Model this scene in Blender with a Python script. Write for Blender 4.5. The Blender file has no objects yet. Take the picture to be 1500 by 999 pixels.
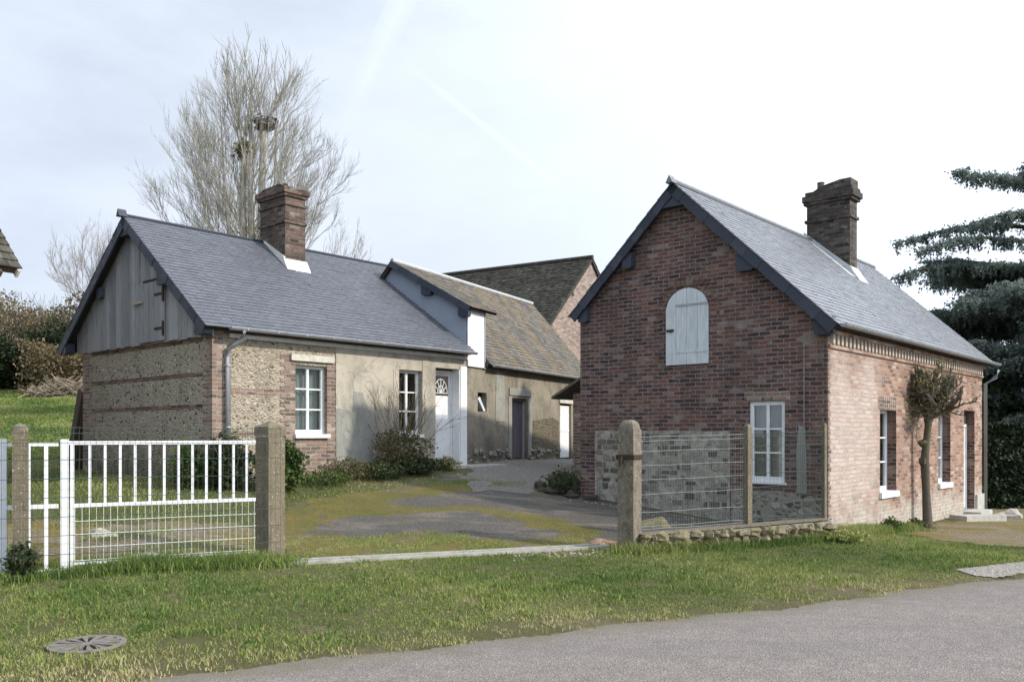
import bpy, math, random
import numpy as np
from mathutils import Vector, Matrix
random.seed(7); rng = np.random.default_rng(11)
S = bpy.context.scene
COL = S.collection
PI = math.pi

# ------------------------------------------------------------------ materials
class NT:
    def __init__(s, name):
        s.m = bpy.data.materials.new(name); s.m.use_nodes = True
        s.t = s.m.node_tree; s.t.nodes.clear()
        s.out = s.t.nodes.new('ShaderNodeOutputMaterial')
        s.b = s.t.nodes.new('ShaderNodeBsdfPrincipled')
        s.t.links.new(s.b.outputs[0], s.out.inputs[0])
    def n(s, typ, props=None, **ins):
        nd = s.t.nodes.new('ShaderNode' + typ)
        for k, v in (props or {}).items(): setattr(nd, k, v)
        for k, v in ins.items():
            key = int(k[1:]) if k[0] == 'i' and k[1:].isdigit() else k.replace('_', ' ')
            s.set(nd.inputs[key], v)
        return nd
    def set(s, sock, v):
        if hasattr(v, 'is_output') and v.is_output: s.t.links.new(v, sock)
        else:
            if sock.type == 'RGBA' and len(v) == 3: v = (*v, 1)
            sock.default_value = v
    def uv(s): return s.n('TexCoord').outputs['UV']
    def ob(s): return s.n('TexCoord').outputs['Object']
    def noise(s, vec, scale, detail=4, rough=.6, out='Fac'):
        return s.n('TexNoise', None, Vector=vec, Scale=scale, Detail=detail, Roughness=rough).outputs[out]
    def scl(s, vec, x, y, z=1):
        return s.n('Mapping', None, Vector=vec, Scale=(x, y, z)).outputs[0]
    def ramp(s, fac, stops):
        r = s.n('ValToRGB', None, Fac=fac); cr = r.color_ramp
        while len(cr.elements) < len(stops): cr.elements.new(.5)
        for e, (p, c) in zip(cr.elements, stops):
            e.position = p
            if not hasattr(c, '__len__'): c = (c, c, c)
            e.color = (*c, 1)
        return r.outputs[0]
    def mix(s, fac, a, b, mode='MIX'):
        nd = s.n('Mix', dict(data_type='RGBA', blend_type=mode))
        s.set(nd.inputs[0], fac); s.set(nd.inputs[6], a); s.set(nd.inputs[7], b)
        return nd.outputs[2]
    def math(s, op, a, b=0., c=0.):
        return s.n('Math', dict(operation=op), i0=a, i1=b, i2=c).outputs[0]
    def mr(s, v, a, b, c=0., d=1.):
        return s.n('MapRange', None, Value=v, i1=a, i2=b, i3=c, i4=d).outputs[0]
    def sep(s, v): return s.n('SeparateXYZ', None, i0=v).outputs
    def attr(s, name='rnd'): return s.n('Attribute', dict(attribute_name=name)).outputs['Fac']
    def bump(s, h, dist=.01, strength=1., nrm=None):
        nd = s.n('Bump', None, Strength=strength, Distance=dist, Height=h)
        if nrm is not None: s.set(nd.inputs['Normal'], nrm)
        return nd.outputs[0]
    def fin(s, col, rough=.85, nrm=None, metal=0., spec=.3):
        s.set(s.b.inputs['Base Color'], col); s.set(s.b.inputs['Roughness'], rough)
        s.set(s.b.inputs['Metallic'], metal); s.set(s.b.inputs['Specular IOR Level'], spec)
        if nrm is not None: s.set(s.b.inputs['Normal'], nrm)
        return s.m

def m_brick(name, stops, mortar, wash=None, dirt=.5, bw=.225, rh=.07, bloom=.5, speck=.3):
    s = NT(name); uv = s.uv()
    wob = s.noise(uv, 2.2, 3, out='Color')
    v = s.n('VectorMath', dict(operation='MULTIPLY_ADD'), i0=wob, i1=(.05, .05, 0), i2=uv).outputs[0]
    wob2 = s.noise(uv, 30, 2, out='Color')
    v = s.n('VectorMath', dict(operation='MULTIPLY_ADD'), i0=wob2, i1=(.008, .008, 0), i2=v).outputs[0]
    br = s.n('TexBrick', dict(offset=.5), Vector=v, Scale=1., Color1=(0, 0, 0), Color2=(1, 1, 1), Mortar=(.5, .5, .5),
             **{'Mortar_Size': .009, 'Mortar_Smooth': .3, 'Bias': 0., 'Brick_Width': bw, 'Row_Height': rh})
    big = s.noise(uv, .9, 5)
    f = s.math('ADD', br.outputs[0], s.mr(big, .3, .7, -.22, .22))
    c = s.ramp(f, stops)
    fine = s.noise(uv, 45, 4)
    c = s.mix(.7, c, s.ramp(fine, [(.25, .45), (.7, 1.1)]), 'MULTIPLY')
    mo = s.mix(s.noise(uv, 7, 4), mortar, tuple(x * .55 for x in mortar))
    c = s.mix(br.outputs[1], c, mo)
    # lime bloom / pale blotches
    spk = s.ramp(s.noise(s.scl(uv, 1, 2.), 16, 4, .8), [(.60, 0), (.68, 1)])
    c = s.mix(s.math('MULTIPLY', spk, speck), c, (.42, .39, .35))
    bl = s.ramp(s.noise(s.scl(uv, 1, 2.2), 3.6, 7, .75), [(.52, 0), (.70, 1)])
    c = s.mix(s.math('MULTIPLY', bl, bloom), c, (.36, .33, .30))
    dk = s.ramp(s.noise(s.scl(uv, 1.3, .5), 1.1, 5, .65), [(.45, 0), (.72, 1)])
    c = s.mix(s.math('MULTIPLY', dk, dirt), c, (.035, .03, .028))
    if wash:
        x0, x1, z0, z1, colr, amt = wash
        xyz = s.sep(uv)
        nn = s.mr(s.noise(uv, 1.3, 5, .65), .25, .75, -.55, .55)
        fx = s.mr(s.math('ADD', xyz[0], nn), x0, x1, 1, 0)
        fz = s.mr(s.math('ADD', xyz[1], nn), z0, z1, 1, 0)
        fb = s.mr(s.math('ADD', xyz[1], nn), .1, .6)
        w = s.math('MULTIPLY', s.math('MULTIPLY', fx, fz), fb)
        w = s.math('MULTIPLY', w, s.mr(s.noise(uv, 22, 4, .7), .35, .6, .35, 1))
        w = s.math('MULTIPLY', w, s.mr(br.outputs[1], 0, 1, 1, .75))
        c = s.mix(s.math('MULTIPLY', w, amt), c, colr)
        lo = s.mr(s.math('ADD', xyz[1], s.mr(s.noise(uv, 1.6, 5, .7), .3, .7, -.35, .35)), .15, .5, .85, 0)
        c = s.mix(lo, c, s.ramp(s.noise(uv, 9, 5, .75), [(.3, (.20, .17, .13)), (.5, (.42, .38, .33)), (.7, (.52, .48, .42))]))
    h = s.math('ADD', s.math('MULTIPLY', br.outputs[1], -1.), s.math('MULTIPLY', fine, .6))
    return s.fin(c, .9, s.bump(h, .012), spec=.2)

DKBR = [(.0, (.055, .034, .035)), (.3, (.105, .058, .054)), (.6, (.14, .073, .063)), (.85, (.185, .094, .070)), (1., (.24, .19, .17))]  # darker copy of the house brick, gable shade put into its tones
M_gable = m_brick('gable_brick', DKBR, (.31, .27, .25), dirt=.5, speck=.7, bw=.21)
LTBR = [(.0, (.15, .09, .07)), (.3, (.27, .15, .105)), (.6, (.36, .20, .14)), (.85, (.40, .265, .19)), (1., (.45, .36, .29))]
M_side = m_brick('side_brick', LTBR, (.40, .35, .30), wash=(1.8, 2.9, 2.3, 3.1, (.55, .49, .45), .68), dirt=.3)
QBR = [(.0, (.13, .095, .08)), (.4, (.22, .15, .12)), (.8, (.31, .21, .165)), (1., (.42, .36, .30))]
M_quoin = m_brick('quoin_brick', QBR, (.44, .40, .34), dirt=.3, bloom=.9)
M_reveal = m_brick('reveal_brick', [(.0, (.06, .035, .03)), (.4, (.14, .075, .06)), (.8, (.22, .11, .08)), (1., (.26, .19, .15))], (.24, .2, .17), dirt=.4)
M_stack = m_brick('stack_brick', [(.0, (.045, .036, .032)), (.4, (.10, .07, .058)), (.8, (.17, .10, .075)), (1., (.22, .18, .14))], (.19, .17, .145), dirt=.85)
M_stackdark = m_brick('soot_brick', [(.0, (.03, .028, .025)), (.5, (.075, .06, .052)), (1., (.13, .11, .09))], (.11, .10, .09), dirt=.6)
M_barnend = m_brick('pink_brick', [(.0, (.20, .14, .12)), (.5, (.33, .24, .20)), (1., (.42, .34, .29))], (.40, .36, .31), dirt=.2)

def m_flint(name, cells, mortar, scale=11., moss=.0, e0=.08, e1=.24):
    s = NT(name); uv = s.uv()
    wob = s.noise(uv, 6, 3, out='Color')
    v = s.n('VectorMath', dict(operation='MULTIPLY_ADD'), i0=wob, i1=(.08, .08, 0), i2=uv).outputs[0]
    v = s.scl(v, 1, 1.35)
    vo = s.n('TexVoronoi', dict(feature='F1'), Vector=v, Scale=scale)
    ed = s.n('TexVoronoi', dict(feature='DISTANCE_TO_EDGE'), Vector=v, Scale=scale).outputs['Distance']
    rc = s.sep(vo.outputs['Color'])[0]
    c = s.ramp(rc, cells)
    c = s.mix(.6, c, s.ramp(s.noise(uv, 60, 3), [(.3, .5), (.7, 1.15)]), 'MULTIPLY')
    ef = s.ramp(s.math('ADD', ed, s.mr(s.noise(uv, 25, 3), .3, .7, -.05, .05)), [(e0, 1), (e1, 0)])
    mo = s.mix(s.noise(uv, 3.5, 5), mortar, tuple(x * .68 for x in mortar))
    c = s.mix(ef, c, mo)
    st = s.ramp(s.noise(s.scl(uv, 1.6, .5), 1.3, 5, .65), [(.5, 0), (.75, 1)])
    c = s.mix(s.math('MULTIPLY', st, .5), c, (.10, .09, .06))
    if moss:
        z = s.sep(uv)[1]
        f = s.mr(s.math('ADD', z, s.mr(s.noise(uv, 4, 4), .3, .7, -.3, .3)), moss - .3, moss + .35, .75, 0)
        c = s.mix(f, c, (.06, .065, .035))
    return s.fin(c, .9, s.bump(s.math('SUBTRACT', s.math('MULTIPLY', ed, 1.), s.math('MULTIPLY', ef, .3)), .03), spec=.25)

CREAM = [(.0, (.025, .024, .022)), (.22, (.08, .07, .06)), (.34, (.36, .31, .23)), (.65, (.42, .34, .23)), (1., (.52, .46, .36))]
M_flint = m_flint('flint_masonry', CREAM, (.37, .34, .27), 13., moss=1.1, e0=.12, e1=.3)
M_flintlit = m_flint('flint_sunlit', [(.0, (.12, .10, .08)), (.2, (.31, .26, .20)), (.6, (.42, .36, .28)), (1., (.50, .45, .38))], (.42, .37, .29), 14.)  # sunlit twin of the flint, warm light put into its colours
M_rubble = m_flint('rubble_masonry', [(.0, (.05, .05, .045)), (.3, (.15, .14, .12)), (.7, (.27, .25, .21)), (1., (.42, .40, .35))], (.30, .28, .24), 8.)
M_greywall = m_flint('grey_stone_render', [(.0, (.10, .10, .095)), (.3, (.17, .17, .16)), (.42, (.25, .25, .235)), (1., (.31, .31, .29))], (.29, .29, .265), 20., e0=.1, e1=.3)

def m_plaster(name, a, b, dark, z0=None, amt=.6):
    s = NT(name); uv = s.uv()
    c = s.mix(s.ramp(s.noise(s.scl(uv, 1, .8), 1.6, 6, .62), [(.3, 0), (.7, 1)]), a, b)
    c = s.mix(.5, c, s.ramp(s.noise(uv, 40, 4), [(.2, .7), (.8, 1.1)]), 'MULTIPLY')
    st = s.ramp(s.noise(s.scl(uv, 2.4, .7), 1.2, 6, .7), [(.48, 0), (.75, 1)])
    c = s.mix(s.math('MULTIPLY', st, amt), c, dark)
    if z0 is not None:
        z = s.sep(uv)[1]
        f = s.mr(s.math('ADD', z, s.mr(s.noise(uv, 2.4, 5), .3, .7, -.4, .4)), z0 - .3, z0 + .3, .75, 0)
        c = s.mix(f, c, dark)
    pb = s.ramp(s.noise(uv, 2.3, 7, .78), [(.50, 0), (.60, .7)]); c = s.mix(pb, c, s.mix(s.noise(uv, 14, 4, .7), dark, b))
    cr = s.n('TexVoronoi', dict(feature='DISTANCE_TO_EDGE'), Vector=s.n('VectorMath', dict(operation='MULTIPLY_ADD'), i0=s.noise(uv, 3, 4, out='Color'), i1=(.5, .5, 0), i2=uv).outputs[0], Scale=.9).outputs['Distance']
    c = s.mix(s.ramp(cr, [(.0, .45), (.006, 0)]), c, (.10, .09, .07))
    return s.fin(c, .95, s.bump(s.noise(uv, 28, 5), .008), spec=.15)
M_plaster = m_plaster('beige_plaster', (.47, .43, .355), (.36, .335, .28), (.14, .13, .11), None, .85)
M_mottledgrey = m_plaster('mottled_grey', (.30, .30, .27), (.24, .24, .215), (.16, .155, .13))
M_barnwall = m_plaster('barn_plaster', (.30, .27, .21), (.20, .18, .145), (.08, .075, .065), 1.4, .7)

def m_slate(name, a, b, c3, lichen=None, la=.5, rough=.5, spec=.5):
    s = NT(name); uv = s.uv(); r = s.attr()
    c = s.ramp(r, [(0, a), (.5, b), (1, c3)])
    c = s.mix(.5, c, s.ramp(s.noise(uv, 14, 5, .7), [(.3, .6), (.7, 1.2)]), 'MULTIPLY')
    if lichen:
        f = s.ramp(s.noise(s.scl(uv, 1.6, .35), 1.5, 6, .7), [(.42, 0), (.62, 1)])
        f = s.math('MULTIPLY', f, s.mr(s.noise(uv, 30, 3), .3, .55))
        c = s.mix(s.math('MULTIPLY', f, la), c, lichen)
        f2 = s.ramp(s.noise(s.scl(uv, 3, .6), 2.1, 5, .7), [(.55, 0), (.7, 1)])
        c = s.mix(s.math('MULTIPLY', f2, .4), c, (.22, .22, .20))
    return s.fin(c, s.mr(s.noise(uv, 9, 3), .3, .7, rough - .08, rough + .12), s.bump(s.noise(uv, 22, 4), .004), spec=spec)
M_slate = m_slate('blue_slate', (.088, .096, .114), (.098, .106, .125), (.112, .12, .138), rough=.55, spec=.4)
M_slateR = m_slate('grey_slate', (.155, .167, .185), (.172, .184, .202), (.195, .207, .225), rough=.48, spec=.5)
M_bargeslate = m_slate('barge_slate', (.03, .037, .052), (.042, .05, .07), (.055, .064, .085), rough=.5, spec=.3)
M_mossroof = m_slate('mossy_slate', (.075, .072, .07), (.10, .097, .09), (.14, .135, .125), lichen=(.20, .145, .065), la=.8, rough=.75, spec=.2)
M_darktile = m_slate('dark_tile', (.025, .023, .02), (.042, .038, .033), (.068, .062, .052), lichen=(.085, .085, .05), la=.55, rough=.8, spec=.2)

def m_plain(name, colr, rough=.6, var=.25, scale=8., metal=0., spec=.4, bump=.002, stretch=(1, 1, 1), dirt=None):
    s = NT(name); v = s.n('Mapping', None, Vector=s.ob(), Scale=stretch).outputs[0]
    n1 = s.noise(v, scale, 5, .65)
    c = s.mix(1., colr, s.ramp(n1, [(.25, 1 - var), (.75, 1 + var * .4)]), 'MULTIPLY')
    if dirt:
        c = s.mix(s.math('MULTIPLY', s.ramp(s.noise(v, scale * .35, 5, .7), [(.5, 0), (.7, 1)]), dirt[1]), c, dirt[0])
    return s.fin(c, rough, s.bump(n1, bump), metal, spec)
M_white = m_plain('white_paint', (.72, .735, .74), .45, .14, 9, dirt=((.42, .42, .37), .35))
M_whitewood = m_plain('worn_white_boards', (.56, .61, .64), .7, .3, 9, stretch=(3, 3, .4), dirt=((.28, .29, .28), .5), bump=.004)
M_gatewhite = m_plain('gate_paint', (.72, .74, .77), .4, .14, 10, dirt=((.45, .44, .38), .3))
M_zinc = m_plain('zinc', (.34, .36, .38), .45, .2, 6, metal=.5)
M_flash = m_plain('lead_flashing', (.42, .44, .45), .5, .2, 6)
M_mortarw = m_plain('lime_fillet', (.62, .61, .58), .8, .2, 6)
M_sil = m_plain('stone_lintel', (.55, .53, .47), .85, .25, 12, dirt=((.22, .2, .15), .5))
M_dark = m_plain('dark_timber', (.035, .03, .026), .8, .3, 10)
M_lead = m_plain('grey_cheek', (.24, .28, .34), .55, .12, 3)
M_barge = m_plain('barge_timber', (.10, .10, .105), .7, .3, 8, stretch=(1, 1, 1))
M_curtain = m_plain('net_curtain', (.62, .64, .62), .9, .08, 5)
M_inner = m_plain('inner_dark', (.03, .03, .03), .9, .1, 5)
M_iron = m_plain('rusty_iron', (.055, .035, .025), .75, .4, 30, metal=.3)
M_wiregreen = m_plain('green_wire', (.055, .085, .07), .6, .3, 30)
M_wirepale = m_plain('pale_wire', (.24, .27, .25), .5, .3, 20)
M_terra = m_plain('terracotta', (.12, .085, .065), .85, .3, 12)
M_boards_brown = m_plain('brown_boards', (.10, .075, .055), .85, .4, 10, stretch=(4, 4, .6))
def m_planks(name, a, b, dark, w=.16):
    s = NT(name); uv = s.uv(); r = s.attr()
    c = s.mix(r, a, b)
    g = s.noise(s.scl(uv, 22, 1.1), 3, 6, .7)
    c = s.mix(1., c, s.ramp(g, [(.25, .5), (.75, 1.15)]), 'MULTIPLY')
    c = s.mix(s.math('MULTIPLY', s.ramp(s.noise(s.scl(uv, 5, .5), 1.4, 5, .7), [(.5, 0), (.72, 1)]), .6), c, dark)
    return s.fin(c, .85, s.bump(g, .004), spec=.2)
M_greyplank = m_planks('weathered_planks', (.24, .25, .262), (.36, .37, .375), (.10, .10, .10))
M_purpleplank = m_planks('old_door_planks', (.10, .085, .095), (.15, .125, .135), (.055, .05, .05))
def _ss():
    s = NT('set_stone'); at_ = s.attr(); c = s.ramp(at_, [(0, (.07, .062, .055)), (.45, (.17, .155, .13)), (1, (.30, .28, .235))]); rc_ = s.mix(s.ramp(s.noise(s.uv(), 6, 6, .75), [(.42, 0), (.6, 1)]), (.37, .345, .30), (.19, .175, .15)); c = s.mix(s.math('GREATER_THAN', at_, 0.), rc_, c); n_ = s.noise(s.uv(), 25, 5, .75)
    c = s.mix(.9, c, s.ramp(n_, [(.3, .5), (.7, 1.3)]), 'MULTIPLY'); return s.fin(c, .95, s.bump(n_, .01), spec=.2)
M_setstone = _ss()
def m_concrete(name, a, lich, top=(.30, .29, .2)):
    s = NT(name); v = s.ob()
    c = s.mix(s.noise(v, 6, 6, .7), a, tuple(x * .5 for x in a))
    c = s.mix(s.math('MULTIPLY', s.ramp(s.noise(v, 11, 5, .7), [(.5, 0), (.62, 1)]), .6), c, lich)
    c = s.mix(s.math('MULTIPLY', s.ramp(s.noise(s.n('Mapping', None, Vector=v, Scale=(1, 1, .3)).outputs[0], 14, 5, .7), [(.52, 0), (.68, 1)]), .6), c, (.07, .062, .045))
    c = s.mix(s.math('MULTIPLY', s.ramp(s.noise(v, 38, 3, .6), [(.6, 0), (.68, 1)]), .5), c, (.5, .5, .46))
    return s.fin(c, .95, s.bump(s.noise(v, 45, 5), .01), spec=.15)
M_conc = m_concrete('weathered_concrete', (.22, .185, .135), (.13, .12, .06))
M_conc2 = m_concrete('lichen_concrete', (.24, .21, .165), (.09, .085, .05))
M_draincon = m_plain('drain_concrete', (.19, .17, .155), .9, .35, 12, dirt=((.07, .065, .05), .7))
M_paleconc = m_plain('pale_concrete', (.42, .41, .37), .9, .3, 9, dirt=((.2, .19, .13), .5), bump=.006)
def m_rock(name, a, b, moss=.4):
    s = NT(name); v = s.ob()
    c = s.mix(s.noise(v, 5, 5, .7), a, b)
    nz = s.sep(s.n('NewGeometry').outputs['Normal'])[2]
    f = s.math('MULTIPLY', s.mr(nz, .1, .9), s.ramp(s.noise(v, 9, 4), [(.4, 0), (.6, 1)]))
    c = s.mix(s.math('MULTIPLY', f, moss), c, (.10, .11, .03))
    return s.fin(c, .95, s.bump(s.noise(v, 18, 5), .02), spec=.2)
M_rock = m_rock('mossy_rock', (.33, .28, .19), (.12, .10, .065), 1.)
M_rockpale = m_rock('pale_rock', (.44, .42, .37), (.30, .28, .24), .1)
M_rockdark = m_rock('dark_rock', (.07, .062, .052), (.03, .028, .026), .45)

def m_leaf(name, stops, rough=.6, trans=.15):
    s = NT(name); r = s.attr()
    c = s.ramp(r, stops)
    m = s.fin(c, rough, spec=.2)
    if trans:
        tr = s.n('BsdfTranslucent', None, Color=c); mx = s.n('MixShader', None, Fac=trans)
        s.t.links.new(s.b.outputs[0], mx.inputs[1]); s.t.links.new(tr.outputs[0], mx.inputs[2]); s.t.links.new(mx.outputs[0], s.out.inputs[0])
    return m
M_grass = m_leaf('grass_blades', [(0, (.065, .12, .028)), (.28, (.14, .205, .05)), (.54, (.25, .29, .08)), (.78, (.35, .335, .14)), (1, (.45, .385, .23))], .65, .3)
M_bushdark = m_leaf('dark_leaves', [(0, (.012, .022, .008)), (.6, (.035, .05, .018)), (1, (.08, .095, .04))])
M_bushgreen = m_leaf('green_leaves', [(0, (.02, .04, .01)), (.5, (.05, .085, .02)), (1, (.11, .14, .04))])
M_rose = m_leaf('thin_leaves', [(0, (.03, .035, .015)), (.5, (.09, .085, .035)), (1, (.17, .14, .07))])
M_scrub = m_leaf('scrub_leaves', [(0, (.04, .038, .02)), (.4, (.115, .092, .05)), (.75, (.18, .14, .075)), (1, (.25, .20, .12))])
M_cedar = m_leaf('cedar_needles', [(0, (.08, .115, .10)), (.5, (.155, .20, .175)), (1, (.25, .30, .27))], .6, .5)  # glaucous needles, paled further with haze and glare in their colour
M_hedge = m_leaf('hedge_leaves', [(0, (.007, .014, .006)), (.6, (.022, .036, .014)), (1, (.07, .09, .04))], .6, .05)  # the hedge's shadow is put into these near-black leaf tones
M_olive = m_leaf('olive_shoots', [(0, (.08, .085, .035)), (.5, (.19, .19, .075)), (1, (.32, .30, .15))])
def m_bark(name, a, b, moss=(.12, .12, .03), amt=.5):
    s = NT(name); v = s.ob()
    c = s.mix(s.noise(v, 5, 5), a, b)
    c = s.mix(s.math('MULTIPLY', s.ramp(s.noise(v, 1.2, 4), [(.45, 0), (.6, 1)]), amt), c, moss)
    return s.fin(c, .95, s.bump(s.noise(v, 20, 4), .01), spec=.1)
M_bark = m_bark('ash_bark', (.42, .40, .36), (.27, .255, .225))  # paled bark, haze and backlight on the twigs put into its colour
M_barkdark = m_bark('dark_bark', (.14, .12, .095), (.06, .052, .043), amt=.3)
M_twigfar = m_bark('far_twigs', (.45, .43, .42), (.36, .34, .33), amt=.1)
def m_glass():
    s = NT('window_glass')
    s.t.nodes.remove(s.b)
    tr = s.n('BsdfTransparent', None, Color=(.80, .84, .85)); gl = s.n('BsdfGlossy', None, Color=(1, 1, 1), Roughness=.03)
    fr = s.n('Fresnel', None, IOR=1.52)
    bf = s.n('Math', dict(operation='MULTIPLY_ADD'), i0=fr.outputs[0], i1=1.3, i2=.04)
    mx = s.n('MixShader', None, Fac=bf.outputs[0])
    s.t.links.new(tr.outputs[0], mx.inputs[1]); s.t.links.new(gl.outputs[0], mx.inputs[2]); s.t.links.new(mx.outputs[0], s.out.inputs[0])
    return s.m
M_glass = m_glass()

def m_ground():
    s = NT('grassy_soil'); v = s.ob()
    a = s.mix(s.noise(v, 1.3, 6, .7), (.075, .085, .03), (.15, .13, .07))
    a = s.mix(s.ramp(s.noise(v, .8, 5, .7), [(.5, 0), (.65, .8)]), a, (.19, .155, .10))
    a = s.mix(.8, a, s.ramp(s.noise(v, 30, 5, .8), [(.3, .45), (.7, 1.3)]), 'MULTIPLY')
    return s.fin(a, .95, s.bump(s.noise(v, 25, 5, .8), .03), spec=.1)
M_ground = m_ground()
def m_road():
    s = NT('asphalt'); v = s.ob()
    c = s.mix(s.noise(v, .8, 5, .6), (.195, .172, .155), (.25, .222, .202))
    vo = s.n('TexVoronoi', None, Vector=v, Scale=90.)
    c = s.mix(.75, c, s.ramp(s.sep(vo.outputs['Color'])[0], [(0, .6), (.8, 1.05), (1, 1.5)]), 'MULTIPLY')
    c = s.mix(.6, c, s.ramp(s.noise(v, 5, 5, .7), [(.3, .75), (.7, 1.15)]), 'MULTIPLY')
    # dusty streaks along the carriageway
    rot = s.n('Mapping', None, Vector=v, Rotation=(0, 0, -.468), Scale=(.25, 2.2, 1)).outputs[0]
    c = s.mix(s.math('MULTIPLY', s.ramp(s.noise(rot, 1., 4), [(.45, 0), (.7, 1)]), .3), c, (.13, .12, .115))
    ed = s.sep(s.n('Mapping', None, Vector=v, Location=(0, 0, 0), Rotation=(0, 0, -.469)).outputs[0])[1]
    rim = s.mr(s.math('ADD', ed, s.mr(s.noise(v, 3, 5, .7), .3, .7, -.18, .18)), EDGE - .45, EDGE + .02, 0, .8)
    c = s.mix(rim, c, s.mix(s.noise(v, 22, 4, .7), (.20, .165, .12), (.10, .095, .06)))
    ck = s.n('TexVoronoi', dict(feature='DISTANCE_TO_EDGE'), Vector=s.n('VectorMath', dict(operation='MULTIPLY_ADD'), i0=s.noise(v, 2.5, 5, .7, out='Color'), i1=(.7, .7, 0), i2=v).outputs[0], Scale=.55).outputs['Distance']
    c = s.mix(s.ramp(ck, [(.0, .18), (.006, 0)]), c, (.06, .056, .052))
    return s.fin(c, .9, s.bump(vo.outputs['Distance'], .006), spec=.25)
EDGE = -2.43 * math.sin(-.469) + 5.57 * math.cos(-.469)
M_road = m_road()
def m_court():
    s = NT('mossy_yard'); v = s.ob()
    c = s.mix(s.noise(v, 2.2, 5, .7), (.075, .071, .068), (.125, .115, .105))
    vo = s.n('TexVoronoi', None, Vector=v, Scale=60.)
    c = s.mix(.7, c, s.ramp(s.sep(vo.outputs['Color'])[0], [(0, .55), (.8, 1.), (1, 1.6)]), 'MULTIPLY')
    f = s.ramp(s.math('ADD', s.attr('moss'), s.mr(s.noise(v, 5, 5, .75), .3, .7, -.35, .35)), [(.38, 0), (.60, 1)])
    f = s.math('MULTIPLY', f, s.mr(s.noise(v, 18, 4, .7), .34, .5, .3, 1))
    gry = s.ramp(s.noise(s.n('Mapping', None, Vector=v, Rotation=(0, 0, -.4), Scale=(.5, 1.6, 1)).outputs[0], 1.4, 6, .7), [(.5, 0), (.62, .6)])
    c = s.mix(gry, c, (.20, .175, .145))
    moss = s.mix(s.ramp(s.noise(v, 1.7, 5, .7), [(.35, 0), (.65, 1)]), (.10, .105, .02), (.17, .13, .035))
    moss = s.mix(.7, moss, s.ramp(s.noise(v, 35, 4, .7), [(.3, .5), (.7, 1.3)]), 'MULTIPLY')
    c = s.mix(f, c, moss)
    e = s.ramp(s.noise(v, 1.1, 6, .7), [(.54, 0), (.66, .6)])
    c = s.mix(e, c, (.16, .135, .10))
    pt = s.ramp(s.noise(v, 9, 6, .8), [(.54, 0), (.60, .7)])
    c = s.mix(pt, c, (.09, .085, .03))
    return s.fin(c, .92, s.bump(s.math('ADD', vo.outputs['Distance'], s.math('MULTIPLY', f, .8)), .012), spec=.2)
M_court = m_court()
def m_gravel(name, a, b):
    s = NT(name); v = s.ob()
    c = s.mix(s.noise(v, 2, 5, .7), a, b)
    vo = s.n('TexVoronoi', None, Vector=v, Scale=45.)
    c = s.mix(.8, c, s.ramp(s.sep(vo.outputs['Color'])[0], [(0, .5), (.7, 1.05), (1, 1.5)]), 'MULTIPLY')
    return s.fin(c, .95, s.bump(vo.outputs['Distance'], .012), spec=.2)
M_gravel = m_gravel('pale_gravel', (.20, .185, .165), (.13, .12, .105))
M_drive = m_gravel('drive_gravel', (.30, .28, .25), (.23, .21, .18))
def m_earth():
    s = NT('mossy_earth'); v = s.ob()
    c = s.mix(s.noise(v, 2, 5, .7), (.24, .20, .15), (.15, .125, .09)); st = s.n('Mapping', None, Vector=v, Rotation=(0, 0, -.5), Scale=(.5, 1.5, 1)).outputs[0]
    c = s.mix(s.ramp(s.noise(st, 1.1, 6, .7), [(.44, 0), (.56, .85)]), c, s.mix(s.noise(v, 4, 4), (.12, .12, .02), (.20, .135, .035)))
    c = s.mix(s.ramp(s.noise(st, 2.3, 5, .75), [(.58, 0), (.66, .6)]), c, (.30, .28, .24))
    vo = s.n('TexVoronoi', None, Vector=v, Scale=50.); c = s.mix(.7, c, s.ramp(s.sep(vo.outputs['Color'])[0], [(0, .5), (.7, 1.05), (1, 1.5)]), 'MULTIPLY')
    return s.fin(c, .95, s.bump(s.noise(v, 30, 5, .8), .02), spec=.15)
M_earth = m_earth()

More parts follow.
